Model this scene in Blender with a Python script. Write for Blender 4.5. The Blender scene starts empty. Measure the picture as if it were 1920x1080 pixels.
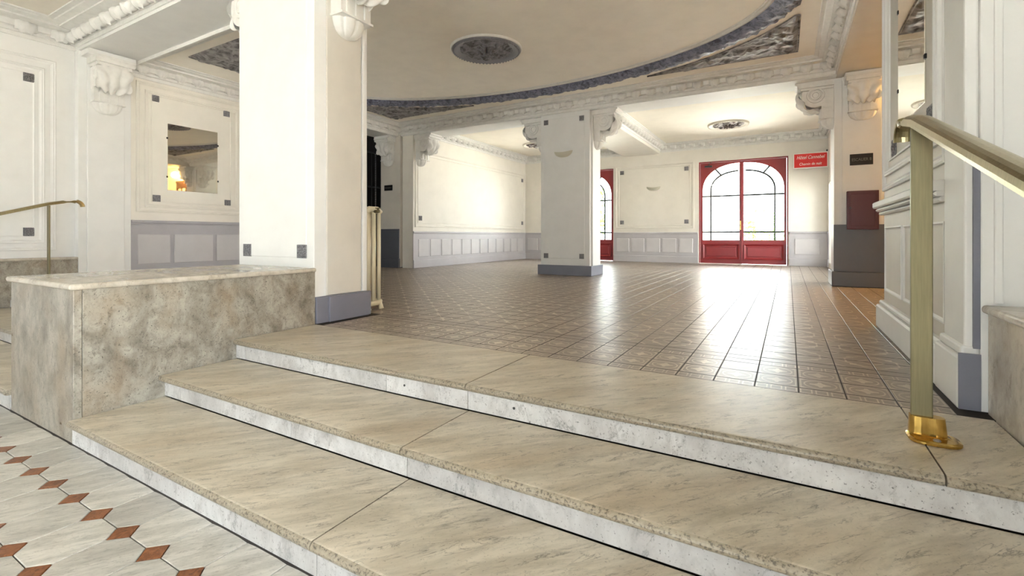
import bpy, bmesh, math, random
from mathutils import Vector, Matrix, noise
from mathutils.geometry import tessellate_polygon
random.seed(7)
scene = bpy.context.scene
COL = scene.collection
PI = math.pi

# ------------------------------------------------------------------ camera
cam_d = bpy.data.cameras.new('camera')
cam_d.sensor_width = 36.0
cam_d.lens = 36.0 * 892.0 / 1920.0
cam_d.shift_y = -(540.0 - 443.0) / 1920.0
cam_d.clip_start = 0.02
cam = bpy.data.objects.new('camera', cam_d)
cam.location = (0, 0, 0.80)
cam.rotation_euler = (PI / 2, 0, math.atan(518.0 / 892.0))
COL.objects.link(cam)
scene.camera = cam

# ------------------------------------------------------------------ sky and exposure
world = bpy.data.worlds.new('world')
scene.world = world
world.use_nodes = True
bg = world.node_tree.nodes['Background']
bg.inputs[0].default_value = (0.90, 0.955, 1.0, 1)
bg.inputs[1].default_value = 3.7
vs = scene.view_settings
vs.view_transform = 'Standard'
vs.look = 'None'
vs.exposure = 2.22
vs.gamma = 1.0
vs.use_curve_mapping = False

sun_d = bpy.data.lights.new('sun', 'SUN')
sun_d.energy = 27.0; sun_d.color = (0.98, 0.98, 1.0); sun_d.angle = 0.01
sun = bpy.data.objects.new('sun', sun_d)
sun.rotation_euler = (0, math.radians(-36), 0)       # high over the left roofs, along the street fronts
sun.location = (-20, 5, 30)
COL.objects.link(sun)

def portal(name, loc, rot, sx, sy):
    l = bpy.data.lights.new(name, 'AREA')
    l.shape = 'RECTANGLE'; l.size = sx; l.size_y = sy
    l.cycles.is_portal = True
    o = bpy.data.objects.new(name, l)
    o.location = loc; o.rotation_euler = rot
    COL.objects.link(o)
# sky portals: the added bays and side windows, and the two red doors
for px in (-7.2, -3.75, -.3):
    portal('street_front_portal', (px, -5.0, 1.0), (PI / 2, 0, 0), 3.1, 3.0)
portal('entrance_side_portal', (1.9, -1.5, 1.1), (PI / 2, 0, PI / 2), 4.2, 2.8)
portal('side_window_portal', (1.35, 12.35, 1.3), (PI / 2, 0, PI / 2), 4.7, 2.5)
portal('red_door_portal', (-1.14, 15.3, 1.75), (-PI / 2, 0, 0), 2.2, 2.4)
portal('red_door_portal', (-6.04, 15.3, 1.75), (-PI / 2, 0, 0), 2.2, 2.4)

# ------------------------------------------------------------------ materials
class S:
    """a shader value with arithmetic"""
    def __init__(s, nt, sock): s.nt = nt; s.k = sock
    def op(s, o, b=None, c=None):
        n = s.nt.nodes.new('ShaderNodeMath'); n.operation = o
        s.nt.links.new(s.k, n.inputs[0])
        for i, v in ((1, b), (2, c)):
            if v is None: continue
            if isinstance(v, S): s.nt.links.new(v.k, n.inputs[i])
            else: n.inputs[i].default_value = v
        return S(s.nt, n.outputs[0])
    def __add__(s, b): return s.op('ADD', b)
    def __sub__(s, b): return s.op('SUBTRACT', b)
    def __mul__(s, b): return s.op('MULTIPLY', b)
    def __truediv__(s, b): return s.op('DIVIDE', b)
    def fract(s): return s.op('FRACT')
    def abs(s): return s.op('ABSOLUTE')
    def mx(s, b): return s.op('MAXIMUM', b)
    def mn(s, b): return s.op('MINIMUM', b)
    def lt(s, b): return s.op('LESS_THAN', b)
    def gt(s, b): return s.op('GREATER_THAN', b)
    def near(s, v, w): return (s - v).abs().lt(w)

def newmat(name):
    m = bpy.data.materials.new(name); m.use_nodes = True
    nt = m.node_tree
    return m, nt, nt.nodes['Principled BSDF']

def pset(p, **k):
    for a, b in k.items():
        p.inputs[a.replace('_', ' ')].default_value = b

def coords(nt, kind='Object', scale=(1, 1, 1), rot=(0, 0, 0)):
    if kind == 'World':
        t = nt.nodes.new('ShaderNodeNewGeometry'); out = t.outputs['Position']
    else:
        t = nt.nodes.new('ShaderNodeTexCoord'); out = t.outputs[kind]
    if any(rot):
        mr = nt.nodes.new('ShaderNodeMapping'); mr.inputs['Rotation'].default_value = rot
        nt.links.new(out, mr.inputs['Vector']); out = mr.outputs['Vector']
    mp = nt.nodes.new('ShaderNodeMapping')
    mp.inputs['Scale'].default_value = scale
    nt.links.new(out, mp.inputs['Vector'])
    return mp.outputs['Vector']

def noise_tex(nt, vec, scale, detail=4, rough=0.55, dist=0.0):
    n = nt.nodes.new('ShaderNodeTexNoise')
    n.inputs['Scale'].default_value = scale
    n.inputs['Detail'].default_value = detail
    n.inputs['Roughness'].default_value = rough
    n.inputs['Distortion'].default_value = dist
    if vec is not None: nt.links.new(vec, n.inputs['Vector'])
    return n.outputs['Fac']

def ramp(nt, fac, stops):
    r = nt.nodes.new('ShaderNodeValToRGB')
    e = r.color_ramp.elements
    while len(e) > 1: e.remove(e[-1])
    e[0].position = stops[0][0]; e[0].color = (*stops[0][1], 1)
    for p, c in stops[1:]:
        x = e.new(p); x.color = (*c, 1)
    nt.links.new(fac, r.inputs[0])
    return r.outputs['Color']

def mix(nt, fac, a, b, mode='MIX'):
    n = nt.nodes.new('ShaderNodeMix'); n.data_type = 'RGBA'; n.blend_type = mode
    for i, v in ((0, fac), (6, a), (7, b)):
        if isinstance(v, S): v = v.k
        if isinstance(v, bpy.types.NodeSocket): nt.links.new(v, n.inputs[i])
        elif isinstance(v, (int, float)): n.inputs[i].default_value = v
        else: n.inputs[i].default_value = (*v, 1)
    return n.outputs[2]

def bump(nt, p, h, strength=0.3, dist=0.01):
    b = nt.nodes.new('ShaderNodeBump')
    b.inputs['Strength'].default_value = strength
    b.inputs['Distance'].default_value = dist
    if isinstance(h, S): h = h.k
    nt.links.new(h, b.inputs['Height'])
    nt.links.new(b.outputs[0], p.inputs['Normal'])

def srgb(r, g, b):
    f = lambda c: (c / 255 / 12.92) if c <= 10 else ((c / 255 + 0.055) / 1.055) ** 2.4
    return (f(r), f(g), f(b))

def painted(name, col, rough=0.55, stain=0.06, bumpy=0.08, scale=3.0):
    m, nt, p = newmat(name)
    v = coords(nt, 'World')
    a = noise_tex(nt, v, scale, 5, 0.6)
    c = ramp(nt, a, [(0.25, tuple(x * (1 - stain * 2) for x in col)), (0.6, col)])
    nt.links.new(c, p.inputs['Base Color'])
    pset(p, Roughness=rough)
    h = noise_tex(nt, v, 60, 3)
    bump(nt, p, h, bumpy, 0.004)
    return m

M = {}
M['plaster'] = painted('white_plaster', srgb(234, 233, 230), 0.6, 0.03)
M['cream'] = painted('cream_plaster', srgb(235, 230, 220), 0.6, 0.03)
M['ceiling'] = painted('beige_ceiling', srgb(246, 240, 228), 0.75, 0.03)
M['white_ceiling'] = painted('white_ceiling', srgb(236, 229, 215), 0.7, 0.03)
M['orn_white'] = painted('white_ornament', srgb(232, 230, 225), 0.6, 0.05, 0.3, 12)
M['blue'] = painted('grey_blue_paint', srgb(172, 170, 175), 0.42, 0.05, 0.15)
M['blue_light'] = painted('pale_grey_blue_paint', srgb(194, 192, 194), 0.42, 0.04, 0.15)
M['blue_dark'] = painted('grey_blue_plinth_paint', srgb(124, 125, 138), 0.42, 0.06, 0.2)
M['blue_far_lit'] = painted('lit_grey_blue_paint', srgb(194, 190, 193), 0.42, 0.04, 0.15)  # grey-blue paint lightened to carry the far room's stronger light
M['blue_far_lit_panel'] = painted('lit_grey_blue_panel_paint', srgb(207, 203, 204), 0.42, 0.04, 0.15)  # panel tone lightened the same way, light put into the colour
M['pier_shaded'] = painted('shaded_grey_blue_paint', srgb(98, 100, 108), 0.35, 0.05, 0.1)  # grey-blue paint with the pier's shade put into the colour
M['sandpaint'] = painted('greyed_cream_paint', srgb(212, 206, 196), 0.6, 0.04)
M['red'] = painted('red_door_paint', srgb(150, 40, 44), 0.3, 0.08, 0.05)
M['maroon'] = painted('maroon_paint', srgb(88, 36, 46), 0.35, 0.05, 0.03)
M['black'] = painted('black_plastic', srgb(20, 19, 20), 0.3, 0.0, 0.0)
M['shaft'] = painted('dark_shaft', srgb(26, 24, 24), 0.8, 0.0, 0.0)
M['iron'] = painted('dark_iron', srgb(52, 52, 54), 0.4, 0.02, 0.0)
M['lead'] = painted('dark_glazing_bar', srgb(60, 62, 60), 0.4, 0.0, 0.0)
M['radiator'] = painted('cream_enamel', srgb(226, 215, 186), 0.3, 0.05, 0.05)
M['wood_dark'] = painted('dark_brown_wood', srgb(62, 34, 24), 0.35, 0.08, 0.05)
M['lampglass'] = painted('shaded_sconce_glass', srgb(205, 200, 182), 0.35, 0.0, 0.0)  # greyed overall to carry the shade on the bowl's underside
M['letter_grey'] = painted('grey_letters', srgb(120, 116, 110), 0.4, 0, 0)
M['letter_white'] = painted('white_letters', srgb(250, 244, 236), 0.4, 0, 0)
M['sign_red'] = painted('red_sign_acrylic', srgb(228, 40, 38), 0.3, 0, 0)
M['paper'] = painted('orange_notice', srgb(236, 120, 70), 0.6, 0, 0)
M['leaf'] = painted('green_leaf', srgb(112, 158, 60), 0.5, 0.25, 0.0, 8)
M['trunk'] = painted('brown_trunk', srgb(120, 96, 70), 0.8, 0.1, 0.1)
M['pavement'] = painted('street_pavement', srgb(205, 200, 190), 0.8, 0.05)
M['mortar'] = painted('dark_mortar', srgb(52, 44, 38), 0.8, 0.1)
M['grime'] = painted('dark_joint', srgb(52, 46, 40), 0.9, 0.0)

def relief_mat(name, hi, lo, scale=40):
    m, nt, p = newmat(name)
    v = coords(nt, 'World')
    a = noise_tex(nt, v, scale, 5, 0.6, 0.9)
    nt.links.new(ramp(nt, a, [(0.36, lo), (0.6, hi)]), p.inputs['Base Color'])
    pset(p, Roughness=0.5)
    bump(nt, p, a, 0.6, 0.02)
    return m
M['orn_blue'] = relief_mat('grey_blue_ornament', srgb(138, 141, 164), srgb(70, 72, 90), 13)
M['orn_dark'] = relief_mat('mottled_slate_relief', srgb(160, 156, 156), srgb(74, 70, 72), 7)  # noise mottling, darker where the bump is low
M['rosette'] = relief_mat('grey_rosette', srgb(158, 156, 158), srgb(70, 69, 74), 110)
M['medal_plain'] = painted('slate_blue_paint', srgb(138, 138, 146), 0.5, 0.08)
M['medal_blue'] = relief_mat('slate_foliage', srgb(142, 141, 148), srgb(74, 72, 78), 12)
M['medal'] = relief_mat('brown_grey_relief', srgb(128, 112, 104), srgb(60, 48, 44), 45)

def metal(name, col, rough):
    m, nt, p = newmat(name)
    v = coords(nt, 'Object', (40, 40, 2))
    a = noise_tex(nt, v, 3, 4)
    nt.links.new(ramp(nt, a, [(0.3, tuple(x * 0.8 for x in col)), (0.7, col)]), p.inputs['Base Color'])
    pset(p, Metallic=1.0, Roughness=rough)
    return m
M['brass'] = metal('polished_brass', srgb(214, 176, 96), 0.16)
M['brass_dull'] = metal('dull_brass', srgb(140, 132, 103), 0.45)
M['brass_rail'] = metal('worn_brass_rail', srgb(176, 165, 128), 0.28)
M['steel'] = metal('grey_steel', srgb(160, 160, 165), 0.3)
m, nt, p = newmat('silvered_mirror'); pset(p, Metallic=1.0, Roughness=0.02); p.inputs['Base Color'].default_value = (0.82, 0.80, 0.72, 1)
M['mirror'] = m
# thin window glass
m, nt, p = newmat('window_glass')
tr = nt.nodes.new('ShaderNodeBsdfTransparent'); gl = nt.nodes.new('ShaderNodeBsdfGlossy')
tr.inputs[0].default_value = (0.97, 0.98, 0.97, 1)
gl.inputs['Roughness'].default_value = 0.02
fr = nt.nodes.new('ShaderNodeFresnel'); fr.inputs[0].default_value = 1.45
mx = nt.nodes.new('ShaderNodeMixShader')
nt.links.new(fr.outputs[0], mx.inputs[0]); nt.links.new(tr.outputs[0], mx.inputs[1]); nt.links.new(gl.outputs[0], mx.inputs[2])
nt.links.new(mx.outputs[0], nt.nodes['Material Output'].inputs[0])
M['glass'] = m
m, nt, p = newmat('lit_lamp_glass')
p.inputs['Base Color'].default_value = (1, 0.8, 0.5, 1)
p.inputs['Emission Color'].default_value = (1.0, 0.62, 0.22, 1); p.inputs['Emission Strength'].default_value = 30.0
M['lamp_on'] = m

def marble(name, light, mid, dark, rot=0.4, sx=1.2, sy=7.0, rough=0.28, vein=0.5, speck=0.5, world=False, warm=None, vscale=1.0, nosing=False, vary=0.16):
    m, nt, p = newmat(name)
    kind = 'World' if world else 'Object'
    info = nt.nodes.new('ShaderNodeObjectInfo')
    v = coords(nt, kind, (sx, sy, max(sx, sy) * .6), (0, 0, rot))
    off = nt.nodes.new('ShaderNodeVectorMath'); off.operation = 'ADD'
    cmb = nt.nodes.new('ShaderNodeCombineXYZ')
    for q in range(3): nt.links.new((S(nt, info.outputs['Random']) * (17.0 + 9 * q)).k, cmb.inputs[q])
    nt.links.new(v, off.inputs[0]); nt.links.new(cmb.outputs[0], off.inputs[1])
    v = off.outputs[0]
    a = noise_tex(nt, v, 1.0, 10, 0.66, 0.35)                      # broad streaky clouding
    base = ramp(nt, a, [(0.30, mid), (0.46, tuple((x + y) / 2 for x, y in zip(light, mid))), (0.60, light), (0.74, mid)])
    if warm:
        wf_ = noise_tex(nt, v, 0.55, 3, 0.5)
        wb = nt.nodes.new('ShaderNodeRGBToBW'); nt.links.new(ramp(nt, wf_, [(0.5, (0, 0, 0)), (0.72, (1, 1, 1))]), wb.inputs[0])
        base = mix(nt, S(nt, wb.outputs[0]) * 0.55, base, warm)
    f = noise_tex(nt, v, 5.5, 8, 0.72, 0.25)                       # fine streaks
    base = mix(nt, S(nt, f) * 0.0 + 0.55, base, ramp(nt, f, [(0.3, (0.62, 0.62, 0.62)), (0.5, (1, 1, 1)), (0.75, (1.0, 1.0, 1.0))]), 'MULTIPLY')
    w = noise_tex(nt, v, 1.7 * vscale, 8, 0.68, 0.5)               # thin dark veins that come and go
    line = (S(nt, w) - 0.5).abs()
    lf = S(nt, ramp(nt, line.k, [(0.0, (1, 1, 1)), (0.010, (0.5, 0.5, 0.5)), (0.028, (0, 0, 0))]))
    lfb = nt.nodes.new('ShaderNodeRGBToBW'); nt.links.new(lf.k, lfb.inputs[0])
    g = noise_tex(nt, v, 2.6, 4, 0.6)
    gb = nt.nodes.new('ShaderNodeRGBToBW'); nt.links.new(ramp(nt, g, [(0.47, (0, 0, 0)), (0.62, (1, 1, 1))]), gb.inputs[0])
    c1 = mix(nt, S(nt, lfb.outputs[0]) * S(nt, gb.outputs[0]) * vein, base, dark)
    sp = noise_tex(nt, coords(nt, 'World', (1, 1, 1)), 95, 3, 0.6)
    sb = nt.nodes.new('ShaderNodeRGBToBW'); nt.links.new(ramp(nt, sp, [(0.61, (0, 0, 0)), (0.70, (1, 1, 1))]), sb.inputs[0])
    c2 = mix(nt, S(nt, sb.outputs[0]) * S(nt, f) * (speck * 1.6), c1, dark)
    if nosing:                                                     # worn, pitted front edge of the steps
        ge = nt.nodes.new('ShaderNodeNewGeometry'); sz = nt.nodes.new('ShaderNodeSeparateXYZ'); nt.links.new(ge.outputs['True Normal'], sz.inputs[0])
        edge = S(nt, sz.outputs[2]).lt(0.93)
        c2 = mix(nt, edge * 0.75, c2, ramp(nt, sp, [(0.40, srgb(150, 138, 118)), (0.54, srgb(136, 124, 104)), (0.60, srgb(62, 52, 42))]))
    hs = nt.nodes.new('ShaderNodeHueSaturation')
    nt.links.new((S(nt, info.outputs['Random']) * vary + (0.98 - vary / 2)).k, hs.inputs['Value']); nt.links.new(c2, hs.inputs['Color'])
    nt.links.new(hs.outputs[0], p.inputs['Base Color'])
    nt.links.new((S(nt, a) * 0.25 + (rough - 0.1)).k, p.inputs['Roughness'])
    bump(nt, p, sp, 0.06, 0.003)
    return m
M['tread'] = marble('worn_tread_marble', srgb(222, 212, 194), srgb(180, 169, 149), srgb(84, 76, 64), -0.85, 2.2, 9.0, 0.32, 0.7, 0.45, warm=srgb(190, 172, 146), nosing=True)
M['riser'] = marble('pale_riser_marble', srgb(214, 212, 210), srgb(174, 170, 167), srgb(62, 57, 54), 0.2, 3.0, 3.0, 0.38, 0.5, 0.8)
M['pedestal'] = marble('grey_brown_marble', srgb(170, 164, 152), srgb(112, 104, 92), srgb(52, 46, 38), 0.9, 6.0, 9.0, 0.30, 0.6, 1.0, True, warm=srgb(150, 130, 106))
M['pedtop'] = marble('ledge_marble', srgb(206, 198, 184), srgb(176, 166, 150), srgb(96, 88, 76), 0.3, 2.0, 5.0, 0.16, 0.4, 0.3)
M['octagon'] = marble('white_octagon_marble', srgb(210, 205, 196), srgb(170, 166, 157), srgb(96, 92, 84), -1.0, 4.0, 16.0, 0.34, 0.6, 0.3, vary=0.34)
# brown marble inserts
m, nt, p = newmat('rust_brown_marble')
v = coords(nt, 'World', (1, 1, 1), (0, 0, 0.7))
a = noise_tex(nt, v, 38, 7, 0.7, 1.2)
nt.links.new(ramp(nt, a, [(0.3, srgb(76, 44, 24)), (0.5, srgb(136, 82, 46)), (0.72, srgb(164, 108, 70))]), p.inputs['Base Color'])
pset(p, Roughness=0.35)
M['rust'] = m

TP = 0.2035           # hall tile pitch
TX0, TY0 = -0.157, 2.840
def tile_mat(name, kind):
    m, nt, p = newmat(name)
    g = nt.nodes.new('ShaderNodeNewGeometry')
    sep = nt.nodes.new('ShaderNodeSeparateXYZ'); nt.links.new(g.outputs['Position'], sep.inputs[0])
    x = S(nt, sep.outputs[0]); y = S(nt, sep.outputs[1])
    v = coords(nt, 'World')
    nz = S(nt, noise_tex(nt, v, 26, 5, 0.65))
    if kind == 'field':
        P2 = TP * 2
        a = (((x - TX0) / P2 + 40.0).fract() - 0.5).abs()
        b = (((y - 3.548) / P2 + 40.0).fract() - 0.5).abs()
        d = a + b
        line = d.near(0.5, 0.011).mx(a.mx(b).mx(d * 0.72).near(0.33, 0.014)).mx(d.near(0.17, 0.02))
        line = line.mx(((a - 0.5).abs() + (b - 0.5).abs()).near(0.14, 0.016)).mx((a - 0.25).abs().mx((b - 0.25).abs()).lt(0.045)).mx(((a - 0.5).abs() + (b - 0.5).abs()).lt(0.05))
    elif kind == 'border':
        a = (((x - TX0) / TP + 80.0).fract() - 0.5)
        b = (((y - (TY0 + 0.10)) / TP + 80.0).fract() - 0.5)
        r = (a * a + b * b).op('SQRT')
        pet = (a * b).abs()
        line = r.near(0.36, 0.018).mx(r.near(0.12, 0.02)).mx(a.abs().mx(b.abs()).near(0.44, 0.014))
        line = line.mx((pet.lt(0.008) * 1.0) * r.lt(0.24)).mx(r.gt(0.52) * a.abs().mx(b.abs()).lt(0.42))
    else:
        a = (((x - TX0) / (TP / 3) + 240.0).fract() - 0.5).abs()
        yy = (y - TY0) if kind == 'strip' else (y - 3.347)
        b = (yy / 0.10 - 0.5).abs()
        box = (a * 1.0).mx(b * 1.15)
        line = box.near(0.36, 0.05)
    wear = S(nt, noise_tex(nt, v, 3.2, 4, 0.6))
    fac = line * (nz * 1.1 + 0.15).mn(1.0) * (wear * 2.2 - 0.35).mx(0.15).mn(1.0)
    big = noise_tex(nt, v, 0.9, 3, 0.5)
    base = ramp(nt, big, [(0.3, srgb(138, 122, 108)), (0.7, srgb(160, 143, 126))])
    base = mix(nt, nz * 0.2, base, srgb(78, 68, 60))
    col = mix(nt, fac, base, srgb(222, 210, 190))
    ex = (((x - TX0) / TP + 80.0).fract() - 0.5).abs().gt(0.482)              # dirt held along the tile edges
    hh, yo = {'field': (TP, 3.548), 'border': (TP, TY0 + 0.10), 'strip': (0.10, TY0), 'strip2': (0.10, 3.347)}[kind]
    ey = (((y - yo) / hh + 80.0).fract() - 0.5).abs().gt(0.5 - 0.0065 / hh)
    col = mix(nt, ex.mx(ey) * 0.85, col, srgb(44, 36, 30))
    nt.links.new(col, p.inputs['Base Color'])
    rr = nz * 0.16 + 0.25
    nt.links.new(rr.k, p.inputs['Roughness'])
    p.inputs['Specular IOR Level'].default_value = 0.95
    p.inputs['Coat Weight'].default_value = 0.0
    p.inputs['Coat Roughness'].default_value = 0.34
    bump(nt, p, nz, 0.05, 0.003)
    return m
M['tile_field'] = tile_mat('star_patterned_tile', 'field')
M['tile_border'] = tile_mat('rosette_patterned_tile', 'border')
M['tile_strip'] = tile_mat('strip_patterned_tile', 'strip')
M['tile_strip2'] = tile_mat('inner_strip_patterned_tile', 'strip2')

# ------------------------------------------------------------------ helpers
ORG = {}
def origin(o): return ORG.get(o.name, Vector((0, 0, 0))) if o else Vector((0, 0, 0))

def tag(o, label=None, cat=None, group=None, kind=None):
    if label: o['label'] = label
    if cat: o['category'] = cat
    if group: o['group'] = group
    if kind: o['kind'] = kind
    return o

def empty(name, loc, label=None, cat=None, group=None, kind=None, parent=None):
    o = bpy.data.objects.new(name, None)
    o.empty_display_size = 0.1
    COL.objects.link(o)
    w = Vector(loc)
    if parent: o.parent = parent
    o.location = w - origin(parent)
    ORG[o.name] = w
    return tag(o, label, cat, group, kind)

def put(name, me, mat, parent=None, loc=(0, 0, 0), rot=(0, 0, 0), scale=None):
    o = bpy.data.objects.new(name, me)
    COL.objects.link(o)
    if mat and not me.materials: me.materials.append(M[mat] if isinstance(mat, str) else mat)
    w = Vector(loc)
    if parent: o.parent = parent
    o.location = w - origin(parent)
    o.rotation_euler = rot
    if scale: o.scale = scale
    ORG[o.name] = w
    return o

class MB:
    def __init__(s): s.v = []; s.f = []
    def add(s, vs, fs):
        n = len(s.v); s.v += [tuple(x) for x in vs]; s.f += [tuple(i + n for i in f) for f in fs]; return s
    def box(s, x0, x1, y0, y1, z0, z1):
        x0, x1 = min(x0, x1), max(x0, x1); y0, y1 = min(y0, y1), max(y0, y1); z0, z1 = min(z0, z1), max(z0, z1)
        return s.add([(x0, y0, z0), (x1, y0, z0), (x1, y1, z0), (x0, y1, z0), (x0, y0, z1), (x1, y0, z1), (x1, y1, z1), (x0, y1, z1)],
                     [(0, 3, 2, 1), (4, 5, 6, 7), (0, 1, 5, 4), (1, 2, 6, 5), (2, 3, 7, 6), (3, 0, 4, 7)])
    def prism(s, poly, fn0, fn1):
        """closed 2-D polygon swept between two mapping functions"""
        n = len(poly)
        vs = [fn0(*q) for q in poly] + [fn1(*q) for q in poly]
        fs = [(i, (i + 1) % n, n + (i + 1) % n, n + i) for i in range(n)]
        s.add(vs, fs)
        b = len(s.v) - 2 * n
        tri = tessellate_polygon([[Vector((q[0], q[1], 0)) for q in poly]])
        s.f += [tuple(b + i for i in t) for t in tri] + [tuple(b + n + i for i in t) for t in tri]
        return s
    def rings(s, rings, closed=True, cap0=False, cap1=False):
        n = len(rings[0]); b = len(s.v)
        for r in rings: s.v += [tuple(q) for q in r]
        m = n if closed else n - 1
        for k in range(len(rings) - 1):
            for i in range(m):
                j = (i + 1) % n
                s.f.append((b + k * n + i, b + k * n + j, b + (k + 1) * n + j, b + (k + 1) * n + i))
        if cap0: s.f.append(tuple(b + i for i in range(n)))
        if cap1: s.f.append(tuple(b + (len(rings) - 1) * n + i for i in range(n)))
        return s
    def lathe(s, c, prof, n=24, a0=0.0, a1=2 * PI, axis='z'):
        full = abs(a1 - a0 - 2 * PI) < 1e-6
        cnt = n if full else n + 1
        rg = []
        for r, h in prof:
            row = []
            for i in range(cnt):
                t = a0 + (a1 - a0) * i / n
                row.append((c[0] + r * math.cos(t), c[1] + r * math.sin(t), c[2] + h) if axis == 'z' else
                           (c[0] + r * math.cos(t), c[1] + h, c[2] + r * math.sin(t)))
            rg.append(row)
        return s.rings(rg, closed=full)
    def tube(s, pts, r, n=8, cap=True):
        pts = [Vector(q) for q in pts]; rg = []
        for i, q in enumerate(pts):
            d = (pts[min(i + 1, len(pts) - 1)] - pts[max(i - 1, 0)]).normalized()
            up = Vector((0, 0, 1)) if abs(d.z) < 0.9 else Vector((1, 0, 0))
            a = d.cross(up).normalized(); b = d.cross(a)
            rr = r[i] if isinstance(r, (list, tuple)) else r
            rg.append([q + a * rr * math.cos(2 * PI * k / n) + b * rr * math.sin(2 * PI * k / n) for k in range(n)])
        return s.rings(rg, True, cap, cap)
    def mesh(s, name, center=True, smooth=False):
        vs = [Vector(q) for q in s.v]
        if center and vs:
            c = Vector([(min(q[i] for q in vs) + max(q[i] for q in vs)) / 2 for i in range(3)])
            vs = [q - c for q in vs]
        else: c = Vector((0, 0, 0))
        me = bpy.data.meshes.new(name)
        me.from_pydata([tuple(q) for q in vs], [], s.f)
        bm = bmesh.new(); bm.from_mesh(me)
        bmesh.ops.recalc_face_normals(bm, faces=bm.faces)
        bm.to_mesh(me); bm.free()
        if smooth:
            for q in me.polygons: q.use_smooth = True
        return me, c
    def build(s, name, mat, parent=None, smooth=False, bevel=0.0, **k):
        me, c = s.mesh(name, True, smooth)
        o = put(name, me, mat, parent, c)
        if bevel:
            b = o.modifiers.new('bevel', 'BEVEL'); b.width = bevel; b.segments = 2; b.limit_method = 'ANGLE'
        return tag(o, **k)

def box(name, mat, parent, b, bevel=0.0, **k): return MB().box(*b).build(name, mat, parent, bevel=bevel, **k)

class Face:
    """a wall plane: u runs along it, v is height, n comes out of it"""
    def __init__(s, o, u, n): s.o = Vector(o); s.u = Vector(u); s.n = Vector(n)
    def __call__(s, u, v, n=0.0): return s.o + s.u * u + Vector((0, 0, v)) + s.n * n
    def rotz(s): return math.atan2(s.n.y, s.n.x) + PI / 2     # turns a -y facing mesh onto this plane
    def slab(s, mb, u0, u1, v0, v1, n0, n1, ch=0.0):
        """box on the plane, its front edges chamfered by ch"""
        A = [s(u0, v0, n0), s(u1, v0, n0), s(u1, v1, n0), s(u0, v1, n0)]
        if ch:
            Bm = [s(u0, v0, n1 - ch), s(u1, v0, n1 - ch), s(u1, v1, n1 - ch), s(u0, v1, n1 - ch)]
            T = [s(u0 + ch, v0 + ch, n1), s(u1 - ch, v0 + ch, n1), s(u1 - ch, v1 - ch, n1), s(u0 + ch, v1 - ch, n1)]
            mb.rings([A, Bm, T], True, True, True)
        else:
            mb.rings([A, [s(u0, v0, n1), s(u1, v0, n1), s(u1, v1, n1), s(u0, v1, n1)]], True, True, True)
        return mb
    def frame(s, u0, u1, v0, v1, prof):
        """rectangular moulding; prof = [(inset, height)...] from the outer edge inwards"""
        mb = MB(); rg = []
        for i, h in prof:
            rg.append([s(u0 + i, v0 + i, h), s(u1 - i, v0 + i, h), s(u1 - i, v1 - i, h), s(u0 + i, v1 - i, h)])
        return mb.rings(rg)
PROF_A = [(0, 0), (0, 0.018), (0.012, 0.024), (0.024, 0.018), (0.034, 0.02), (0.046, 0.008), (0.06, 0.0)]
PROF_B = [(0, 0), (0, 0.010), (0.010, 0.012), (0.016, 0.004), (0.024, 0.0)]

# shared small rosette plate (faces -y)
def rosette_mesh():
    mb = MB(); s = 0.055
    mb.box(-s, s, -0.010, 0.004, -s, s)
    me_pts = 11
    rg = []
    for j in range(me_pts):
        row = []
        for i in range(me_pts):
            a = -0.86 + 1.72 * i / (me_pts - 1); b = -0.86 + 1.72 * j / (me_pts - 1)
            r = math.hypot(a, b); t = math.atan2(b, a)
            h = 0.010 + 0.010 * max(0, math.cos(2 * t) ** 2 * (1 - r)) + 0.006 * max(0, 1 - 4 * r) + (0.004 if (i + j) % 2 else 0)
            row.append((a * s, -h, b * s))
        rg.append(row)
    mb.rings(rg, closed=False)
    return mb.mesh('corner_rosette', False)[0]
ROS = rosette_mesh(); ROS.materials.append(M['rosette'])
def rosette(face, u, v, n, parent, size=0.11):
    k = size / 0.11
    return put('corner_rosette', ROS, None, parent, face(u, v, n), (0, 0, face.rotz()), (k, 1, k))

# shared cornice leaf block (faces -y, hangs from its top)
def cornice_leaf_mesh(w=0.15, h=0.10, d=0.07):
    mb = MB(); rg = []
    for j in range(6):
        t = j / 5; row = []
        ww = w * 0.5 * (1.0 - 0.55 * t ** 2)
        for i in range(9):
            a = -1 + 2 * i / 8
            y = -d * (math.sin(PI * (0.15 + 0.75 * t))) * (1 - 0.55 * a * a) - 0.010 * math.cos(a * 9)
            row.append((a * ww, y, -h * t - 0.012 * a * a * (1 if t > .5 else 0)))
        rg.append(row)
    mb.rings(rg, closed=False)
    mb.box(-w * .5, w * .5, -0.02, 0.02, -h * .8, 0.0)
    return mb.mesh('cornice_leaf', False, True)[0]
LEAF = cornice_leaf_mesh(); LEAF.materials.append(M['orn_white'])

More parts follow.
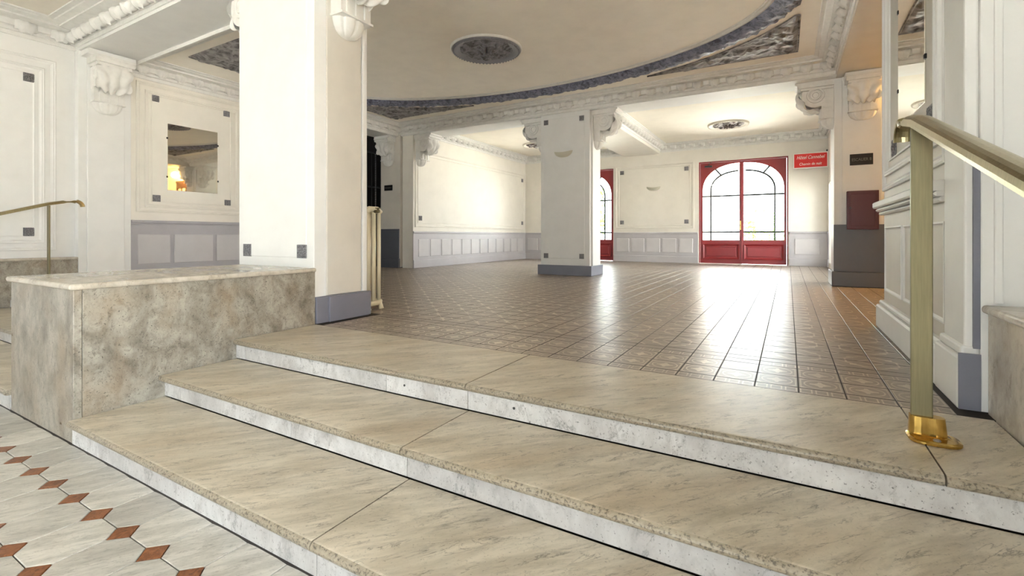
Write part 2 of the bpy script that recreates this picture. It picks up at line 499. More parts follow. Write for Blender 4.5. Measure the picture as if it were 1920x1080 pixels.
def cornice(name, a, b, inward, zt, parent, drop=0.29, proj=0.30, mat='orn_white', leaf_step=0.27, leaf=True, lscale=1.2):
    """straight cornice under a ceiling at height zt, from a to b (xy), stepping out along inward"""
    a = Vector((*a, 0)); b = Vector((*b, 0)); n = Vector((*inward, 0))
    prof = [(0, -drop), (0.018, -drop), (0.018, -drop + .055), (0.036, -drop + .06), (0.036, -drop + .10), (0.055, -drop + .115),
            (0.060, -0.17 * drop / .29), (0.085, -0.165 * drop / .29), (0.10, -0.085 * drop / .29), (proj * .62, -0.07 * drop / .29), (proj * .62, -0.045 * drop / .29),
            (proj * .82, -0.03 * drop / .29), (proj * .85, -0.016), (proj, -0.014), (proj, 0.012), (0, 0.012)]
    mb = MB(); mb.prism(prof, lambda q, z: a + n * q + Vector((0, 0, zt + z)), lambda q, z: b + n * q + Vector((0, 0, zt + z)))
    o = mb.build(name, mat, parent)
    if leaf:
        L = (b - a).length; cnt = max(1, int(L / leaf_step)); d = (b - a).normalized()
        rz = math.atan2(n.y, n.x) + PI / 2
        for i in range(cnt):
            q = a + d * (L * (i + 0.5) / cnt) + n * 0.075 + Vector((0, 0, zt - 0.072 * drop / .29))
            put('cornice_leaf', LEAF, None, o, q, (0, 0, rz), (lscale, lscale, lscale))
    return o

# ---- bracket (corbel): local s = out of the wall, w = half width, t = down from the top
def bracket_meshes(W=0.40, H=0.74, out=0.54):
    k = out / 0.54; hk = H / 0.74
    core = MB()
    P = lambda q: (q[0] * k, q[1] * hk)
    def ext(poly, hw):
        poly = [P(q) for q in poly]
        core.prism(poly, lambda s, t: (-hw, -s, -t), lambda s, t: (hw, -s, -t))
    ext([(0, 0), (.54, 0), (.54, .03), (.51, .045), (.50, .09), (0, .09)], W / 2 + .02)
    ext([(0, .09), (.46, .09), (.46, .13), (0, .13)], W / 2 - .01)
    sc = [(0, .13)] + [(.25 + .20 * math.cos(t), .24 - .02 + .20 * math.sin(t)) for t in [(-.42 + .24 * i) for i in range(11)]] + [(.12, .44), (0, .44)]
    ext(sc, W / 2 - .025)
    ext([(0, .40), (.17, .40), (.17, .60), (0, .60)], W / 2 - .03)
    ext([(0, .595), (.20, .595), (.20, .615), (0, .615)], W / 2 - .02)
    # side volute rings
    for sgn in (-1, 1):
        for r in (.11, .06):
            rg = []
            for dr, dx in ((.018, 0), (.012, .012), (-.012, .012), (-.018, 0)):
                rg.append([(sgn * (W / 2 - .025 + dx), -(.25 + (r + dr) * math.cos(a)) * k, -(.22 + (r + dr) * math.sin(a)) * hk) for a in [2 * PI * i / 18 for i in range(18)]])
            core.rings(rg)
    core_me = core.mesh('bracket', False)[0]; core_me.materials.append(M['orn_white'])
    # acanthus leaf over the scroll
    lf = MB(); rg = []
    n = 30
    for j in range(n):
        t = j / (n - 1); ang = -.35 + 2.15 * t
        row = []
        hw = (W / 2 - .005) * (1 - .35 * max(0, t - .55) / .45)
        for i in range(33):
            a = -1 + 2 * i / 32
            rad = .200 + .050 * abs(math.cos(a * 5.2 + (t - .5) * 2.4 * a)) + .022 * math.sin(t * 15 + 5 * abs(a)) * (.3 + abs(a)) + .03 * (1 - a * a) * (1 - t * .5)
            row.append((a * hw * (1 + .06 * math.sin(t * 14)), -(.25 + rad * math.cos(ang)) * k, -(.22 + rad * math.sin(ang)) * hk))
        rg.append(row)
    lf.rings(rg, closed=False)
    leaf_me = lf.mesh('acanthus_leaf', False, True)[0]; leaf_me.materials.append(M['orn_white'])
    # fluted bowl under the stem
    bw = MB(); rg = []
    for j in range(8):
        e = PI / 2 * j / 7
        row = []
        for i in range(49):
            a = PI * i / 48
            fl = 1 - .10 * (abs(math.sin(a * 4)) < .3)
            r = math.cos(e) ** .8 * fl
            row.append((math.cos(a) * (W / 2 - .03) * r, -math.sin(a) * .18 * k * r, -(.612 + .150 * math.sin(e)) * hk))
        rg.append(row)
    bw.rings(rg, closed=False)
    bowl_me = bw.mesh('fluted_bowl', False, True)[0]; bowl_me.materials.append(M['orn_white'])
    fl = MB()
    fl.box(-.016, .016, -.192 * k, -.16 * k, -.595 * hk, -.44 * hk)
    flute_me = fl.mesh('flute', False)[0]; flute_me.materials.append(M['orn_white'])
    return core_me, leaf_me, bowl_me, flute_me, W
BRK = bracket_meshes(); BRK_NEAR = bracket_meshes(0.42, 0.80, 0.46)
def bracket(parent, loc, facing, B=BRK, mat=None):
    """loc = top centre at the wall; facing = xy direction it juts out"""
    rz = math.atan2(facing[1], facing[0]) + PI / 2
    core = put('bracket', B[0], None, parent, loc, (0, 0, rz))
    for nm, me in (('acanthus_leaf', B[1]), ('fluted_bowl', B[2])):
        o = put(nm, me, None, core, loc)
    for q in (-.26, 0, .26):
        o = put('flute', B[3], None, core, loc); o.location = (q * B[4], 0, 0)
    return core

# ================================================================== SETTING
HC = 3.60            # hall ceiling
SOF = 3.33           # soffit of the hall beams
NS = 3.53            # soffit of the near beam
EC = 3.80            # entrance ceiling

# ---- hall floor: mortar bed with tiles
floor = box('floor', 'mortar', None, (-12.0, 4.2, 2.842, 15.2, -0.15, -0.002), kind='structure',
            label='glossy patterned brown tile floor of the hall', cat='floor')
rows = [('strip', TY0, 0.10)] + [('border', TY0 + .10 + i * TP, TP) for i in range(2)] + [('strip2', 3.347, .10), ('strip2', 3.447, .10)]
y = 3.548
while y < 14.85: rows.append(('field', y, TP)); y += TP
def tile_box(mb, cx, cy, w, h, tx=0, ty=0):
    g = .0026; c = .0010
    x0, x1, y0, y1 = cx - w / 2 + g, cx + w / 2 - g, cy - h / 2 + g, cy + h / 2 - g
    z = lambda xx, yy: tx * (xx - cx) + ty * (yy - cy)
    B = [(x0, y0, -.02), (x1, y0, -.02), (x1, y1, -.02), (x0, y1, -.02)]
    R = [(a, b, z(a, b) - c) for a, b, _ in B]
    T = [(a, b, z(a, b)) for a, b in ((x0 + c, y0 + c), (x1 - c, y0 + c), (x1 - c, y1 - c), (x0 + c, y1 - c))]
    mb.rings([B, R, T], True, False, True)
TILE_ME = {}
for kd, hh in (('strip', .10), ('border', TP), ('strip2', .10), ('field', TP)):
    mb = MB(); tile_box(mb, 0, 0, TP, hh)
    TILE_ME[kd] = mb.mesh('tile', False)[0]; TILE_ME[kd].materials.append(M['tile_' + kd])
field = {'field': MB(), 'border': MB(), 'strip': MB(), 'strip2': MB()}
cand = []
fwd = Vector((-math.sin(cam.rotation_euler.z), math.cos(cam.rotation_euler.z)))
for kd, y0, hh in rows:
    k = -47
    while True:
        cx = TX0 + (k + .5) * TP; cy = y0 + hh / 2; k += 1
        if cx > 4.1: break
        if cx < -11.5: continue
        if cy < 3.52 and (cx > .70 or (-4.95 < cx < -3.70) or cx < -9.05): continue
        if 2.9 < cy < 5.3 and cx > .80: continue
        if cy < 5.6 and cx < -9.1: continue
        if cy > 9.6 and (cx > 1.0 or cx < -8.3): continue
        d = Vector((cx, cy)).dot(fwd); r = cx * -fwd.y * -1 + cy * -fwd.x
        u = 960 + 892 * (cx * math.cos(cam.rotation_euler.z) + cy * math.sin(cam.rotation_euler.z)) / max(d, .1)
        vis = d > .5 and 590 < u < 1810
        behind_ped = cx < -3.72 and cy < 3.6
        cand.append((d if (vis and not behind_ped) else 99 + d, kd, cx, cy, hh))
cand.sort()
for i, (d, kd, cx, cy, hh) in enumerate(cand):
    tx, ty = random.gauss(0, .0022), random.gauss(0, .0022)
    if i < 300 and d < 90:
        o = put('tile', TILE_ME[kd], None, floor, (cx, cy, 0), (ty, -tx, 0))
    else: tile_box(field[kd], cx, cy, TP, hh, tx, ty)
for kd in field:
    if field[kd].v:
        o = field[kd].build('tile_field', 'tile_' + kd, floor); o['kind'] = 'stuff'

# ---- entrance floor: octagons with brown diamonds
OX, OY, OX0, OY0, DH = 0.2597, 0.284, -2.690, 0.914, 0.059
floor2 = box('floor', 'mortar', None, (-12.0, 2.6, -5.2, 1.17, -0.62, -0.456), kind='structure',
             label='lower entrance floor of white octagonal slabs with rust brown inserts', cat='floor')
def octo(mb, cx, cy, tx=0, ty=0, y_clip=1.139):
    g = .0022; c = .0022
    X, Y, D = OX / 2 - g, OY / 2 - g, DH
    pts = [(-X + D, -Y), (X - D, -Y), (X, -Y + D), (X, Y - D), (X - D, Y), (-X + D, Y), (-X, Y - D), (-X, -Y + D)]
    out = []
    for sc, z in ((1, -.02), (1, -c), (1 - c / X, 0)):
        out.append([(cx + a * sc, min(cy + b * sc, y_clip), z + tx * a + ty * b) for a, b in pts])
    mb.rings(out, True, False, True)
def diam(mb, cx, cy, y_clip=1.139):
    D = DH - .0022; c = .0016
    pts = [(D, 0), (0, D), (-D, 0), (0, -D)]
    mb.rings([[(cx + a * s, min(cy + b * s, y_clip), z) for a, b in pts] for s, z in ((1, -.02), (1, -c), (1 - c / D, 0))], True, False, True)
mb = MB(); octo(mb, 0, 0, y_clip=9); OCT_ME = mb.mesh('octagon_slab', False)[0]; OCT_ME.materials.append(M['octagon'])
mb = MB(); diam(mb, 0, 0, 9); DIA_ME = mb.mesh('diamond_insert', False)[0]; DIA_ME.materials.append(M['rust'])
restO, restD = MB(), MB()
for j in range(-21, 2):
    for i in range(-36, 20):
        dx, dy = OX0 + i * OX, OY0 + j * OY
        cx, cy = dx + OX / 2, dy + OY / 2
        near_ = -5.6 < cx < -1.1 and cy > -.1
        if cx < -9.0 or cx > 1.2: continue
        if cy - OY / 2 < 1.13:
            if near_ and cy + OY / 2 < 1.14:
                put('octagon_slab', OCT_ME, None, floor2, (cx, cy, -.45), (random.gauss(0, .001), random.gauss(0, .001), 0))
            elif near_:
                mb = MB(); octo(mb, cx, cy); me, c = mb.mesh('octagon_slab'); put('octagon_slab', me, 'octagon', floor2, c + Vector((0, 0, -.45)))
            else: octo(restO, cx, cy)
        if dy - DH < 1.13:
            if near_ and dy + DH < 1.14: put('diamond_insert', DIA_ME, None, floor2, (dx, dy, -.45))
            elif near_:
                mb = MB(); diam(mb, dx, dy); me, c = mb.mesh('diamond_insert'); put('diamond_insert', me, 'rust', floor2, c + Vector((0, 0, -.45)))
            else: diam(restD, dx, dy)
for nm, mb, mt in (('octagon_slab_field', restO, 'octagon'), ('diamond_insert_field', restD, 'rust')):
    mb.v = [(a, b, c - .45) for a, b, c in mb.v]
    o = mb.build(nm, mt, floor2); o['kind'] = 'stuff'

# ---- stairs
def nosed(x0, x1, yf, yb, zt, th):
    r = th / 2; poly = [(yb, zt), (yb, zt - th)]
    poly += [(yf + r - r * math.sin(PI * i / 8), zt - r - r * math.cos(PI * i / 8)) for i in range(9)]
    mb = MB(); mb.prism(poly, lambda a, b: (x0, a, b), lambda a, b: (x1, a, b)); return mb
def flight(label, x0, x1, tj, rj):
    f = empty('staircase', ((x0 + x1) / 2, 1.6, -.45), label, 'stairs')
    G = .003
    MB().box(x0, x1, 2.16, 2.835, -.45, -.046).box(x0, x1, 1.67, 2.16, -.45, -.196).box(x0, x1, 1.18, 1.67, -.45, -.346).build('core', 'grime', f)
    for k, (yf, yb, zt) in enumerate(((2.094, 2.838, 0), (1.590, 2.121, -.15), (1.110, 1.630, -.30))):
        xs = [x0 + .003] + tj[k] + [x1 - .003]
        for a, b in zip(xs, xs[1:]):
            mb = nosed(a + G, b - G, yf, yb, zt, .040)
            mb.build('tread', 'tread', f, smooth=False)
        xs = [x0] + rj[k] + [x1]
        yr = (2.122, 1.632, 1.142)[k]
        for a, b in zip(xs, xs[1:]):
            box('riser', 'riser', f, (a + G * .6, b - G * .6, yr, yr + .03, zt - .143, zt - .041))
    return f
fl = flight('three step white marble staircase between the grey marble block and the brass handrail post', -3.712, .778,
            [[-1.51, .455], [-1.505], [-1.485]], [[-3.594, -2.117, -1.51], [-3.50, -2.336, -1.5], [-3.342, -1.486]])
for x in (-2.0 + .03, -1.22):      # two iron dowels showing in the top riser
    mb = MB(); mb.lathe((x, 2.1195, -.085), [(.0001, 0), (.007, 0), (.007, .004)], 10, axis='y'); mb.build('dowel', 'iron', fl)
flight('second marble staircase beyond the grey marble block, by the left wall', -8.965, -4.822,
       [[-6.9], [-6.9], [-6.9]], [[-7.6, -6.2], [-7.6, -6.2], [-7.6, -6.2]])

# ---- marble blocks beside the stairs
def block(label, x0, x1, y0, y1, ztop, nose=(.025, .025, .025), side='pedestal'):
    b = empty('stair_pedestal', ((x0 + x1) / 2, (y0 + y1) / 2, -.45), label, 'pedestal')
    MB().box(x0 + .03, x1 - .03, y0 + .04, y1, -.45, ztop - .04).build('core', 'grime', b)
    box('front_slab', 'pedestal', b, (x0, x1, y0, y0 + .042, -.448, ztop - .038), .004)
    box('side_slab', side, b, (x1 - .03, x1, y0 + .0435, y1 - .002, -.448, ztop - .038), .002)
    box('side_slab', side, b, (x0, x0 + .03, y0 + .0435, y1 - .002, -.448, ztop - .038), .002)
    t = box('top_slab', 'pedtop', b, (x0 - nose[0], x1 + nose[1], y0 - nose[2], y1 - .001, ztop - .038, ztop), 0)
    bv = t.modifiers.new('bevel', 'BEVEL'); bv.width = .017; bv.segments = 4
    return b
block('grey brown marble block with a polished top slab in front of the big white pillar', -4.822, -3.713, 1.147, 2.838, .513)
block('marble block behind the brass handrail post at the right edge', .780, 1.446, 1.147, 2.938, .490, (.025, 0, .025), 'pedtop')  # side slabs use the paler marble; stronger light put into their colour
block('marble block against the left wall behind the thin brass handrail', -9.096, -8.967, 1.147, 2.825, .500, (0, .025, .025))

# ---- ceilings
EXC, EYC, EA, EB = -3.97, 6.13, 3.85, 1.98
def ell(t, off=0.0): return (EXC + (EA + off) * math.cos(t), EYC + (EB + off) * math.sin(t))
NE = 240
mb = MB()
XA, XB, YA, YB = -9.05, .70, 3.46, 9.05
per = []
inner = [(*ell(2 * PI * i / NE, .33), HC) for i in range(NE)]
for i in range(NE):
    t = 2 * PI * i / NE; c, s_ = math.cos(t), math.sin(t)
    x, y = ell(t, .33); dx, dy = x - EXC, y - EYC
    k = min(((XB - EXC) / dx if dx > 0 else (XA - EXC) / dx) if abs(dx) > 1e-6 else 1e9, ((YB - EYC) / dy if dy > 0 else (YA - EYC) / dy) if abs(dy) > 1e-6 else 1e9)
    per.append((EXC + dx * k, EYC + dy * k, HC))
mb.rings([inner, per])
# fill the rectangle corners
for cx, cy in ((XB, YB), (XA, YB), (XA, YA), (XB, YA)):
    best = sorted(range(NE), key=lambda i: (per[i][0] - cx) ** 2 + (per[i][1] - cy) ** 2)[:2]
    n0 = len(mb.v); mb.add([per[best[0]], per[best[1]], (cx, cy, HC)], [(0, 1, 2)])
ceil = mb.build('ceiling', 'ceiling', None, kind='structure', label='beige hall ceiling with a large oval recess', cat='ceiling')
dome = MB(); rg = []
for k in range(9):
    q = 1 - k / 8 * .999
    rg.append([(EXC + (EA + .02) * q * math.cos(2 * PI * i / 120), EYC + (EB + .02) * q * math.sin(2 * PI * i / 120), 3.66 + .05 * (1 - q * q)) for i in range(120)])
dome.rings(rg).build('oval_recess', 'ceiling', ceil, smooth=True)
def ring(prof, n, fn=None):
    m_ = MB(); rg = []
    for off, z in prof:
        rg.append([(*ell(2 * PI * i / n, off + (fn(i, off) if fn else 0)), z - (fn(i, off) * .9 if fn else 0)) for i in range(n)])
    return m_.rings(rg)
ring([(.02, 3.70), (-.035, 3.672), (-.035, 3.656), (-.005, 3.648), (.0, 3.664), (.012, 3.664), (.018, 3.640), (.052, 3.632), (.056, 3.64)], NE).build('oval_white_bead', 'orn_white', ceil, smooth=True)
NR = 960
def rel(i, off):
    if off < .13 or off > .355: return 0
    s = i / NR * 2 * PI
    a = math.sin(s * 44 + off * 30) * .5 + math.sin(s * 100 - off * 46) * .35 + noise.noise(Vector((s * 60, off * 30, 0))) * .6
    return .020 * a
ring([(.05, 3.645), (.055, 3.625), (.085, 3.622), (.09, 3.606), (.12, 3.600), (.135, 3.590), (.16, 3.576), (.19, 3.566), (.22, 3.560), (.25, 3.558), (.28, 3.562), (.31, 3.572), (.335, 3.586), (.36, 3.604)], NR, rel).build('oval_leaf_moulding', 'orn_blue', ceil, smooth=True)
box('slab_above', 'ceiling', ceil, (XA, XB, YA, YB, 3.74, 3.80))

# spandrel reliefs in the four ceiling corners
def spandrel(sx, sy, label):
    o = empty('spandrel_relief', (EXC + sx * 3.4, EYC + sy * 1.9, HC), label, 'relief', 'ceiling corner reliefs')
    x1, y0, y1 = 4.08, .90, 2.23
    N = 64; mb = MB(); rg = []; edge = []
    for j in range(N + 1):
        yy = y0 + (y1 - y0) * j / N
        xc = (EA + .5) * math.sqrt(max(0, 1 - (yy / (EB + .5)) ** 2))
        row = []
        for i in range(N + 1):
            a = i / N; xx = xc + (x1 - xc) * a
            ed = min(a * (x1 - xc), (x1 - xx), (yy - y0) * .8 + .0, (y1 - yy))
            f = min(1, max(0, ed) / .05)
            q = Vector((xx * 5, yy * 5, sx + 3 * sy))
            sw = math.sin(14 * math.hypot(xx - 3.5, yy - 1.8) + 3 * noise.noise(q)) * .5 + .5
            h = .012 + f * (.032 * sw * sw + .045 * abs(noise.noise(q * 1.9)))
            row.append((EXC + sx * xx, EYC + sy * yy, HC - h))
        rg.append(row)
    mb.rings(rg, closed=False); mb.build('leaf_relief', 'orn_dark', o, smooth=True)
    pts = [(x1 + .015, y0 - .02), (x1 + .015, y1 + .015)]
    cv = []
    for j in range(25):
        yy = y1 + .012 + (y0 - .02 - y1 - .012) * j / 24
        cv.append(((EA + .5) * math.sqrt(max(0, 1 - (yy / (EB + .5)) ** 2)) - .02, yy))
    loop = pts + cv
    mb = MB(); mb.tube([(EXC + sx * a, EYC + sy * b, HC - .006) for a, b in loop + [loop[0]]], .016, 6)
    mb.build('edge_bead', 'orn_dark', o, smooth=True)
spandrel(1, 1, 'dark triangular ceiling relief above the fire cabinet pier')
spandrel(-1, 1, 'dark triangular ceiling relief in the far corner above the lift shaft')
spandrel(-1, -1, 'dark triangular ceiling relief near the top of the big white pillar, left of it')
spandrel(1, -1, 'dark triangular ceiling relief nearest the right wall mirror')

def medallion(x, y, z, r, label, matr, disc, sink=.03):
    o = empty('ceiling_medallion', (x, y, z), label, 'medallion')
    mb = MB(); mb.lathe((x, y, z), [(.001, -.012), (r * .86, -.012), (r * .9, -.03), (r * .95, -.04), (r, -.03), (r * 1.02, -.012), (r * 1.02, .02)], 64)
    mb.build('disc', disc, o, smooth=True)
    N = 56; mb = MB(); rg = []
    for j in range(22):
        q = .02 + .80 * j / 21; row = []
        for i in range(N * 2):
            t = 2 * PI * i / (N * 2)
            w = noise.noise(Vector((math.cos(t) * q * 5, math.sin(t) * q * 5, x)))
            h = .5 + .5 * math.sin(t * 8 + 5 * q + 3 * w)
            h = h * (.6 + .6 * math.sin(q * 13 + w * 2)) + .6 * abs(w)
            row.append((x + r * q * math.cos(t), y + r * q * math.sin(t), z - .010 - .062 * max(-.1, h) * (1 - q * .7) * min(1, (.82 - q) * 9 + .05)))
        rg.append(row)
    mb.rings(rg).build('foliage', matr, o, smooth=True)
    mb = MB(); n = 56
    for i in range(n):
        t = 2 * PI * i / n; c = (x + r * .975 * math.cos(t), y + r * .975 * math.sin(t), z - .035)
        s = r * .032
        mb.add([(c[0] + s, c[1], c[2]), (c[0], c[1] + s, c[2]), (c[0] - s, c[1], c[2]), (c[0], c[1] - s, c[2]), (c[0], c[1], c[2] - s), (c[0], c[1], c[2] + s)],
               [(0, 1, 4), (1, 2, 4), (2, 3, 4), (3, 0, 4), (0, 5, 1), (1, 5, 2), (2, 5, 3), (3, 5, 0)])
    b = mb.build('bead_rim', disc, o); b['kind'] = 'stuff'
mb = MB(); mb.lathe((-4.05, 6.18, 3.69), [(.53, .02), (.53, -.012), (.545, -.018), (.555, -.008), (.555, .02)], 64); mb.build('medallion_rim', 'orn_white', ceil, smooth=True)
medallion(-4.05, 6.18, 3.695, .52, 'grey blue round medallion in the middle of the oval ceiling', 'medal_blue', 'medal_plain')
medallion(-1.30, 13.0, HC, .47, 'round ceiling medallion of the far room, above the red double door', 'medal', 'white_ceiling')
medallion(-6.62, 13.0, HC, .47, 'round ceiling medallion of the far room, left of the far pillar', 'medal', 'white_ceiling')

c2 = box('ceiling', 'white_ceiling', None, (-8.5, 1.3, 9.5, 15.2, HC, HC + .1), kind='structure', label='white ceiling of the far room', cat='ceiling')
box('ceiling', 'white_ceiling', None, (-9.5, 2.6, -5.2, 2.86, EC, EC + .1), kind='structure', label='white ceiling of the entrance below the steps', cat='ceiling')
box('ceiling', 'plaster', None, (.70, 4.3, 3.46, 10.0, HC, HC + .1), kind='structure', label='ceiling of the stair lobby on the right', cat='ceiling')
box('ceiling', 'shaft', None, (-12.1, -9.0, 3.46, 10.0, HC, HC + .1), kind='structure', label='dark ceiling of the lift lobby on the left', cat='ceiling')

# ---- beams
bm_ = empty('beam', (-4.0, 9.3, SOF), 'white beam with leaf cornice across the far pillar', 'beam')
box('body', 'plaster', bm_, (-8.5, .66, 9.0, 9.62, SOF, HC + .12))
cornice('cornice', (-8.6, 9.0), (.657, 9.0), (0, -1), HC, bm_, .26, .31)
bm_ = empty('beam', (.98, 6.3, SOF), 'white beam with leaf cornice above the right wall mirror', 'beam')
box('body', 'sandpaint', bm_, (.657, 1.32, 3.46, 9.25, SOF, HC - .002))
cornice('cornice', (.657, 3.48), (.657, 9.0), (-1, 0), HC, bm_, .26, .31, leaf_step=.25)
bm_ = empty('beam', (-8.85, 7.3, SOF), 'short white beam in the far left corner of the hall', 'beam')
box('body', 'plaster', bm_, (-9.15, -8.55, 6.0, 9.05, SOF, HC - .002))
cornice('cornice', (-8.55, 6.0), (-8.55, 9.0), (1, 0), HC, bm_, .26, .31)
bm_ = empty('beam', (-4.1, 3.16, NS), 'big white beam with leaf garland above the steps, top left', 'beam')
box('body', 'plaster', bm_, (-9.45, 1.75, 2.84, 3.48, NS, EC + .08))
cornice('cornice', (-9.1, 2.84), (1.4, 2.84), (0, -1), EC, bm_, .23, .42, leaf_step=.30, lscale=1.5)
cornice('cornice', (-9.0, 3.48), (.7, 3.48), (0, 1), HC, bm_, .12, .22, leaf=False)
bm_ = empty('beam', (-3.92, 12.2, SOF), 'white beam with leaf cornice running from the far pillar to the far wall', 'beam')
box('body', 'cream', bm_, (-4.50, -3.40, 9.62, 14.9, SOF - .01, HC - .002))
cornice('cornice', (-3.40, 9.62), (-3.40, 14.9), (1, 0), HC, bm_, .20, .22, 'orn_white', .25)
cornice('cornice', (-4.50, 9.62), (-4.50, 14.9), (-1, 0), HC, bm_, .20, .22, 'orn_white', .25)

# ---- walls ------------------------------------------------------
def wainscot(w, F, u0, u1, top, panels, z0, z1, mat='blue', pmat='blue_light', base=.20, rail=.05):
    mb = MB(); F.slab(mb, u0, u1, base, top - rail, -.01, .008); mb.build('wainscot', mat, w)
    mb = MB(); F.slab(mb, u0, u1, 0.0, base, -.01, .028, .008); mb.build('baseboard', mat, w)
    mb = MB(); F.slab(mb, u0, u1, top - rail, top, -.01, .030, .010); F.slab(mb, u0, u1, top - rail - .018, top - rail - .001, -.01, .016, .004); mb.build('chair_rail', mat, w)
    for a, b in panels:
        mb = MB(); F.slab(mb, a, b, z0, z1, .006, .020, .008); mb.build('wainscot_panel', pmat, w)

# far wall with two door openings
D1, D2, DHt = (-2.286, 0.0), (-7.16, -4.876), 2.985
w = MB()
YW = 14.9
for a, b, z0, z1 in ((-8.5, D2[0], 0, HC), (D2[0], D2[1], DHt, HC), (D2[1], D1[0], 0, HC), (D1[0], D1[1], DHt, HC), (D1[1], 1.3, 0, HC)):
    w.box(a, b, YW, YW + .35, z0, z1)
wf = w.build('wall_far', 'cream', None, kind='structure', label='cream far wall holding the red doors', cat='wall')
F = Face((0, YW, 0), (1, 0, 0), (0, -1, 0))
P5 = [(-4.76 + i * .478, -4.76 + i * .478 + .40) for i in range(5)]
wainscot(wf, F, D2[1] + .02, D1[0] - .02, .925, P5, .31, .73, 'blue_far_lit', 'blue_far_lit_panel')
wainscot(wf, F, D1[1] + .02, .90, .925, [(.15, .72)], .31, .73, 'blue_far_lit', 'blue_far_lit_panel')
wainscot(wf, F, -8.1, D2[0] - .02, .925, [(-8.0, -7.6), (-7.55, -7.22)], .31, .73, 'blue_far_lit', 'blue_far_lit_panel')
F.frame(-4.80, -2.42, 1.04, 3.02, PROF_A).build('panel_frame', 'cream', wf)
F.frame(-4.70, -2.52, 1.13, 2.93, PROF_B).build('panel_frame', 'cream', wf)
for u in (-4.59, -2.63):
    for v in (1.24, 2.82): rosette(F, u, v, 0, wf, .12)
cornice('cornice', (-8.1, YW), (-4.5, YW), (0, -1), HC, wf, .24, .2, 'orn_white', .26)
cornice('cornice', (-3.4, YW), (.9, YW), (0, -1), HC, wf, .24, .2, 'orn_white', .26)

# far room left wall
wl = box('wall_left', 'cream', None, (-8.45, -8.1, 9.03, 14.92, 0, HC), kind='structure', label='sunlit cream wall on the left of the far room', cat='wall')
F = Face((-8.1, 0, 0), (0, 1, 0), (1, 0, 0))
P = [(9.22 + i * .462, 9.22 + i * .462 + .39) for i in range(12)]
wainscot(wl, F, 9.03, 14.88, .925, P, .28, .72, 'blue_far_lit', 'blue_far_lit_panel')
F.frame(9.10, 14.82, 1.03, 2.98, PROF_A).build('panel_frame', 'cream', wl)
F.frame(9.20, 14.76, 1.14, 2.88, PROF_B).build('panel_frame', 'cream', wl)
for u in (9.30, 14.66):
    for v in (1.26, 2.76): rosette(F, u, v, 0, wl, .12)
cornice('cornice', (-8.1, 9.62), (-8.1, 14.9), (1, 0), HC, wl, .24, .22, 'orn_white', .26)
bracket(wl, (-8.1, 9.28, SOF), (1, 0))

# far room right wall
LIGHT_WINS = ((9.95, 11.40), (11.60, 13.05), (13.25, 14.70))  # windows added to bring daylight onto the far room's left wall
mb = MB(); e = [9.62] + [q for w_ in LIGHT_WINS for q in w_] + [14.92]
for a, b in zip(e[::2], e[1::2]): mb.box(.90, 1.3, a, b, 0, HC)
for a, b in LIGHT_WINS: mb.box(.90, 1.3, a, b, 0, .12).box(.90, 1.3, a, b, 2.15, HC)
wr = mb.build('wall_right', 'cream', None, kind='structure', label='cream wall with three added light windows on the right of the far room', cat='wall')
F = Face((.90, 0, 0), (0, 1, 0), (-1, 0, 0))
for a, b in zip(e[::2], e[1::2]): wainscot(wr, F, max(a, 9.7), min(b, 14.88), .925, [], .28, .72, 'blue_far_lit', 'blue_far_lit_panel')
for n_, (a, b) in enumerate(LIGHT_WINS):
    wd = empty('window_%d' % (n_ + 4), (1.1, (a + b) / 2, 1.0), ('nearest', 'middle', 'farthest')[n_] + ' window added for daylight in the right wall of the far room', 'window', kind='structure')
    mb = MB()
    for q in (a, (a + b) / 2 - .025, b - .05): mb.box(1.16, 1.21, q, q + .05, .12, 2.15)
    mb.box(1.16, 1.21, a, b, .12, .18).box(1.16, 1.21, a, b, 2.09, 2.15); mb.build('frame', 'letter_white', wd)
    box('pane', 'glass', wd, (1.183, 1.188, a + .05, (a + b) / 2 - .025, .18, 2.09)); box('pane', 'glass', wd, (1.183, 1.188, (a + b) / 2 + .025, b - .05, .18, 2.09))
cornice('cornice', (.90, 9.62), (.90, 14.9), (-1, 0), HC, wr, .24, .22, 'orn_white', .26)

# hall left wall with mirror panel
wh = box('wall_left', 'cream', None, (-9.30, -9.02, 3.484, 5.95, 0, HC), kind='structure', label='cream panelled wall holding the small mirror, left of the big pillar', cat='wall')
F = Face((-9.02, 0, 0), (0, 1, 0), (1, 0, 0))
wainscot(wh, F, 3.485, 5.93, 1.06, [(3.575, 4.04), (4.105, 4.73), (4.79, 5.36), (5.42, 5.85)], .35, .83, 'blue', 'blue_light', .20, .05)
F.frame(3.56, 5.85, 1.19, 3.30, PROF_A).build('panel_frame', 'cream', wh)
F.frame(3.68, 5.20, 1.275, 3.18, PROF_A).build('panel_frame', 'cream', wh)
F.frame(3.765, 5.06, 1.36, 3.13, PROF_B).build('panel_frame', 'cream', wh)
for u, v in ((3.825, 3.075), (4.975, 3.075), (3.845, 1.425), (4.995, 1.42)): rosette(F, u, v, 0, wh, .11)
cornice('cornice', (-9.02, 3.48), (-9.02, 5.95), (1, 0), HC, wh, .26, .36, 'orn_white', .27)
mir = empty('wall_mirror', (-9.02, 4.41, 1.58), 'small frameless mirror on the cream wall left of the big pillar', 'mirror')
mb = MB(); F.slab(mb, 4.005, 4.815, 1.578, 2.695, .001, .008, .003); mb.build('glass', 'mirror', mir)
for u, v in ((4.0, 2.45), (4.82, 2.45), (4.0, 1.8), (4.82, 1.8)):
    mb = MB(); F.slab(mb, u - .012, u + .012, v - .015, v + .015, .0, .014, .004); mb.build('clip', 'black', mir)

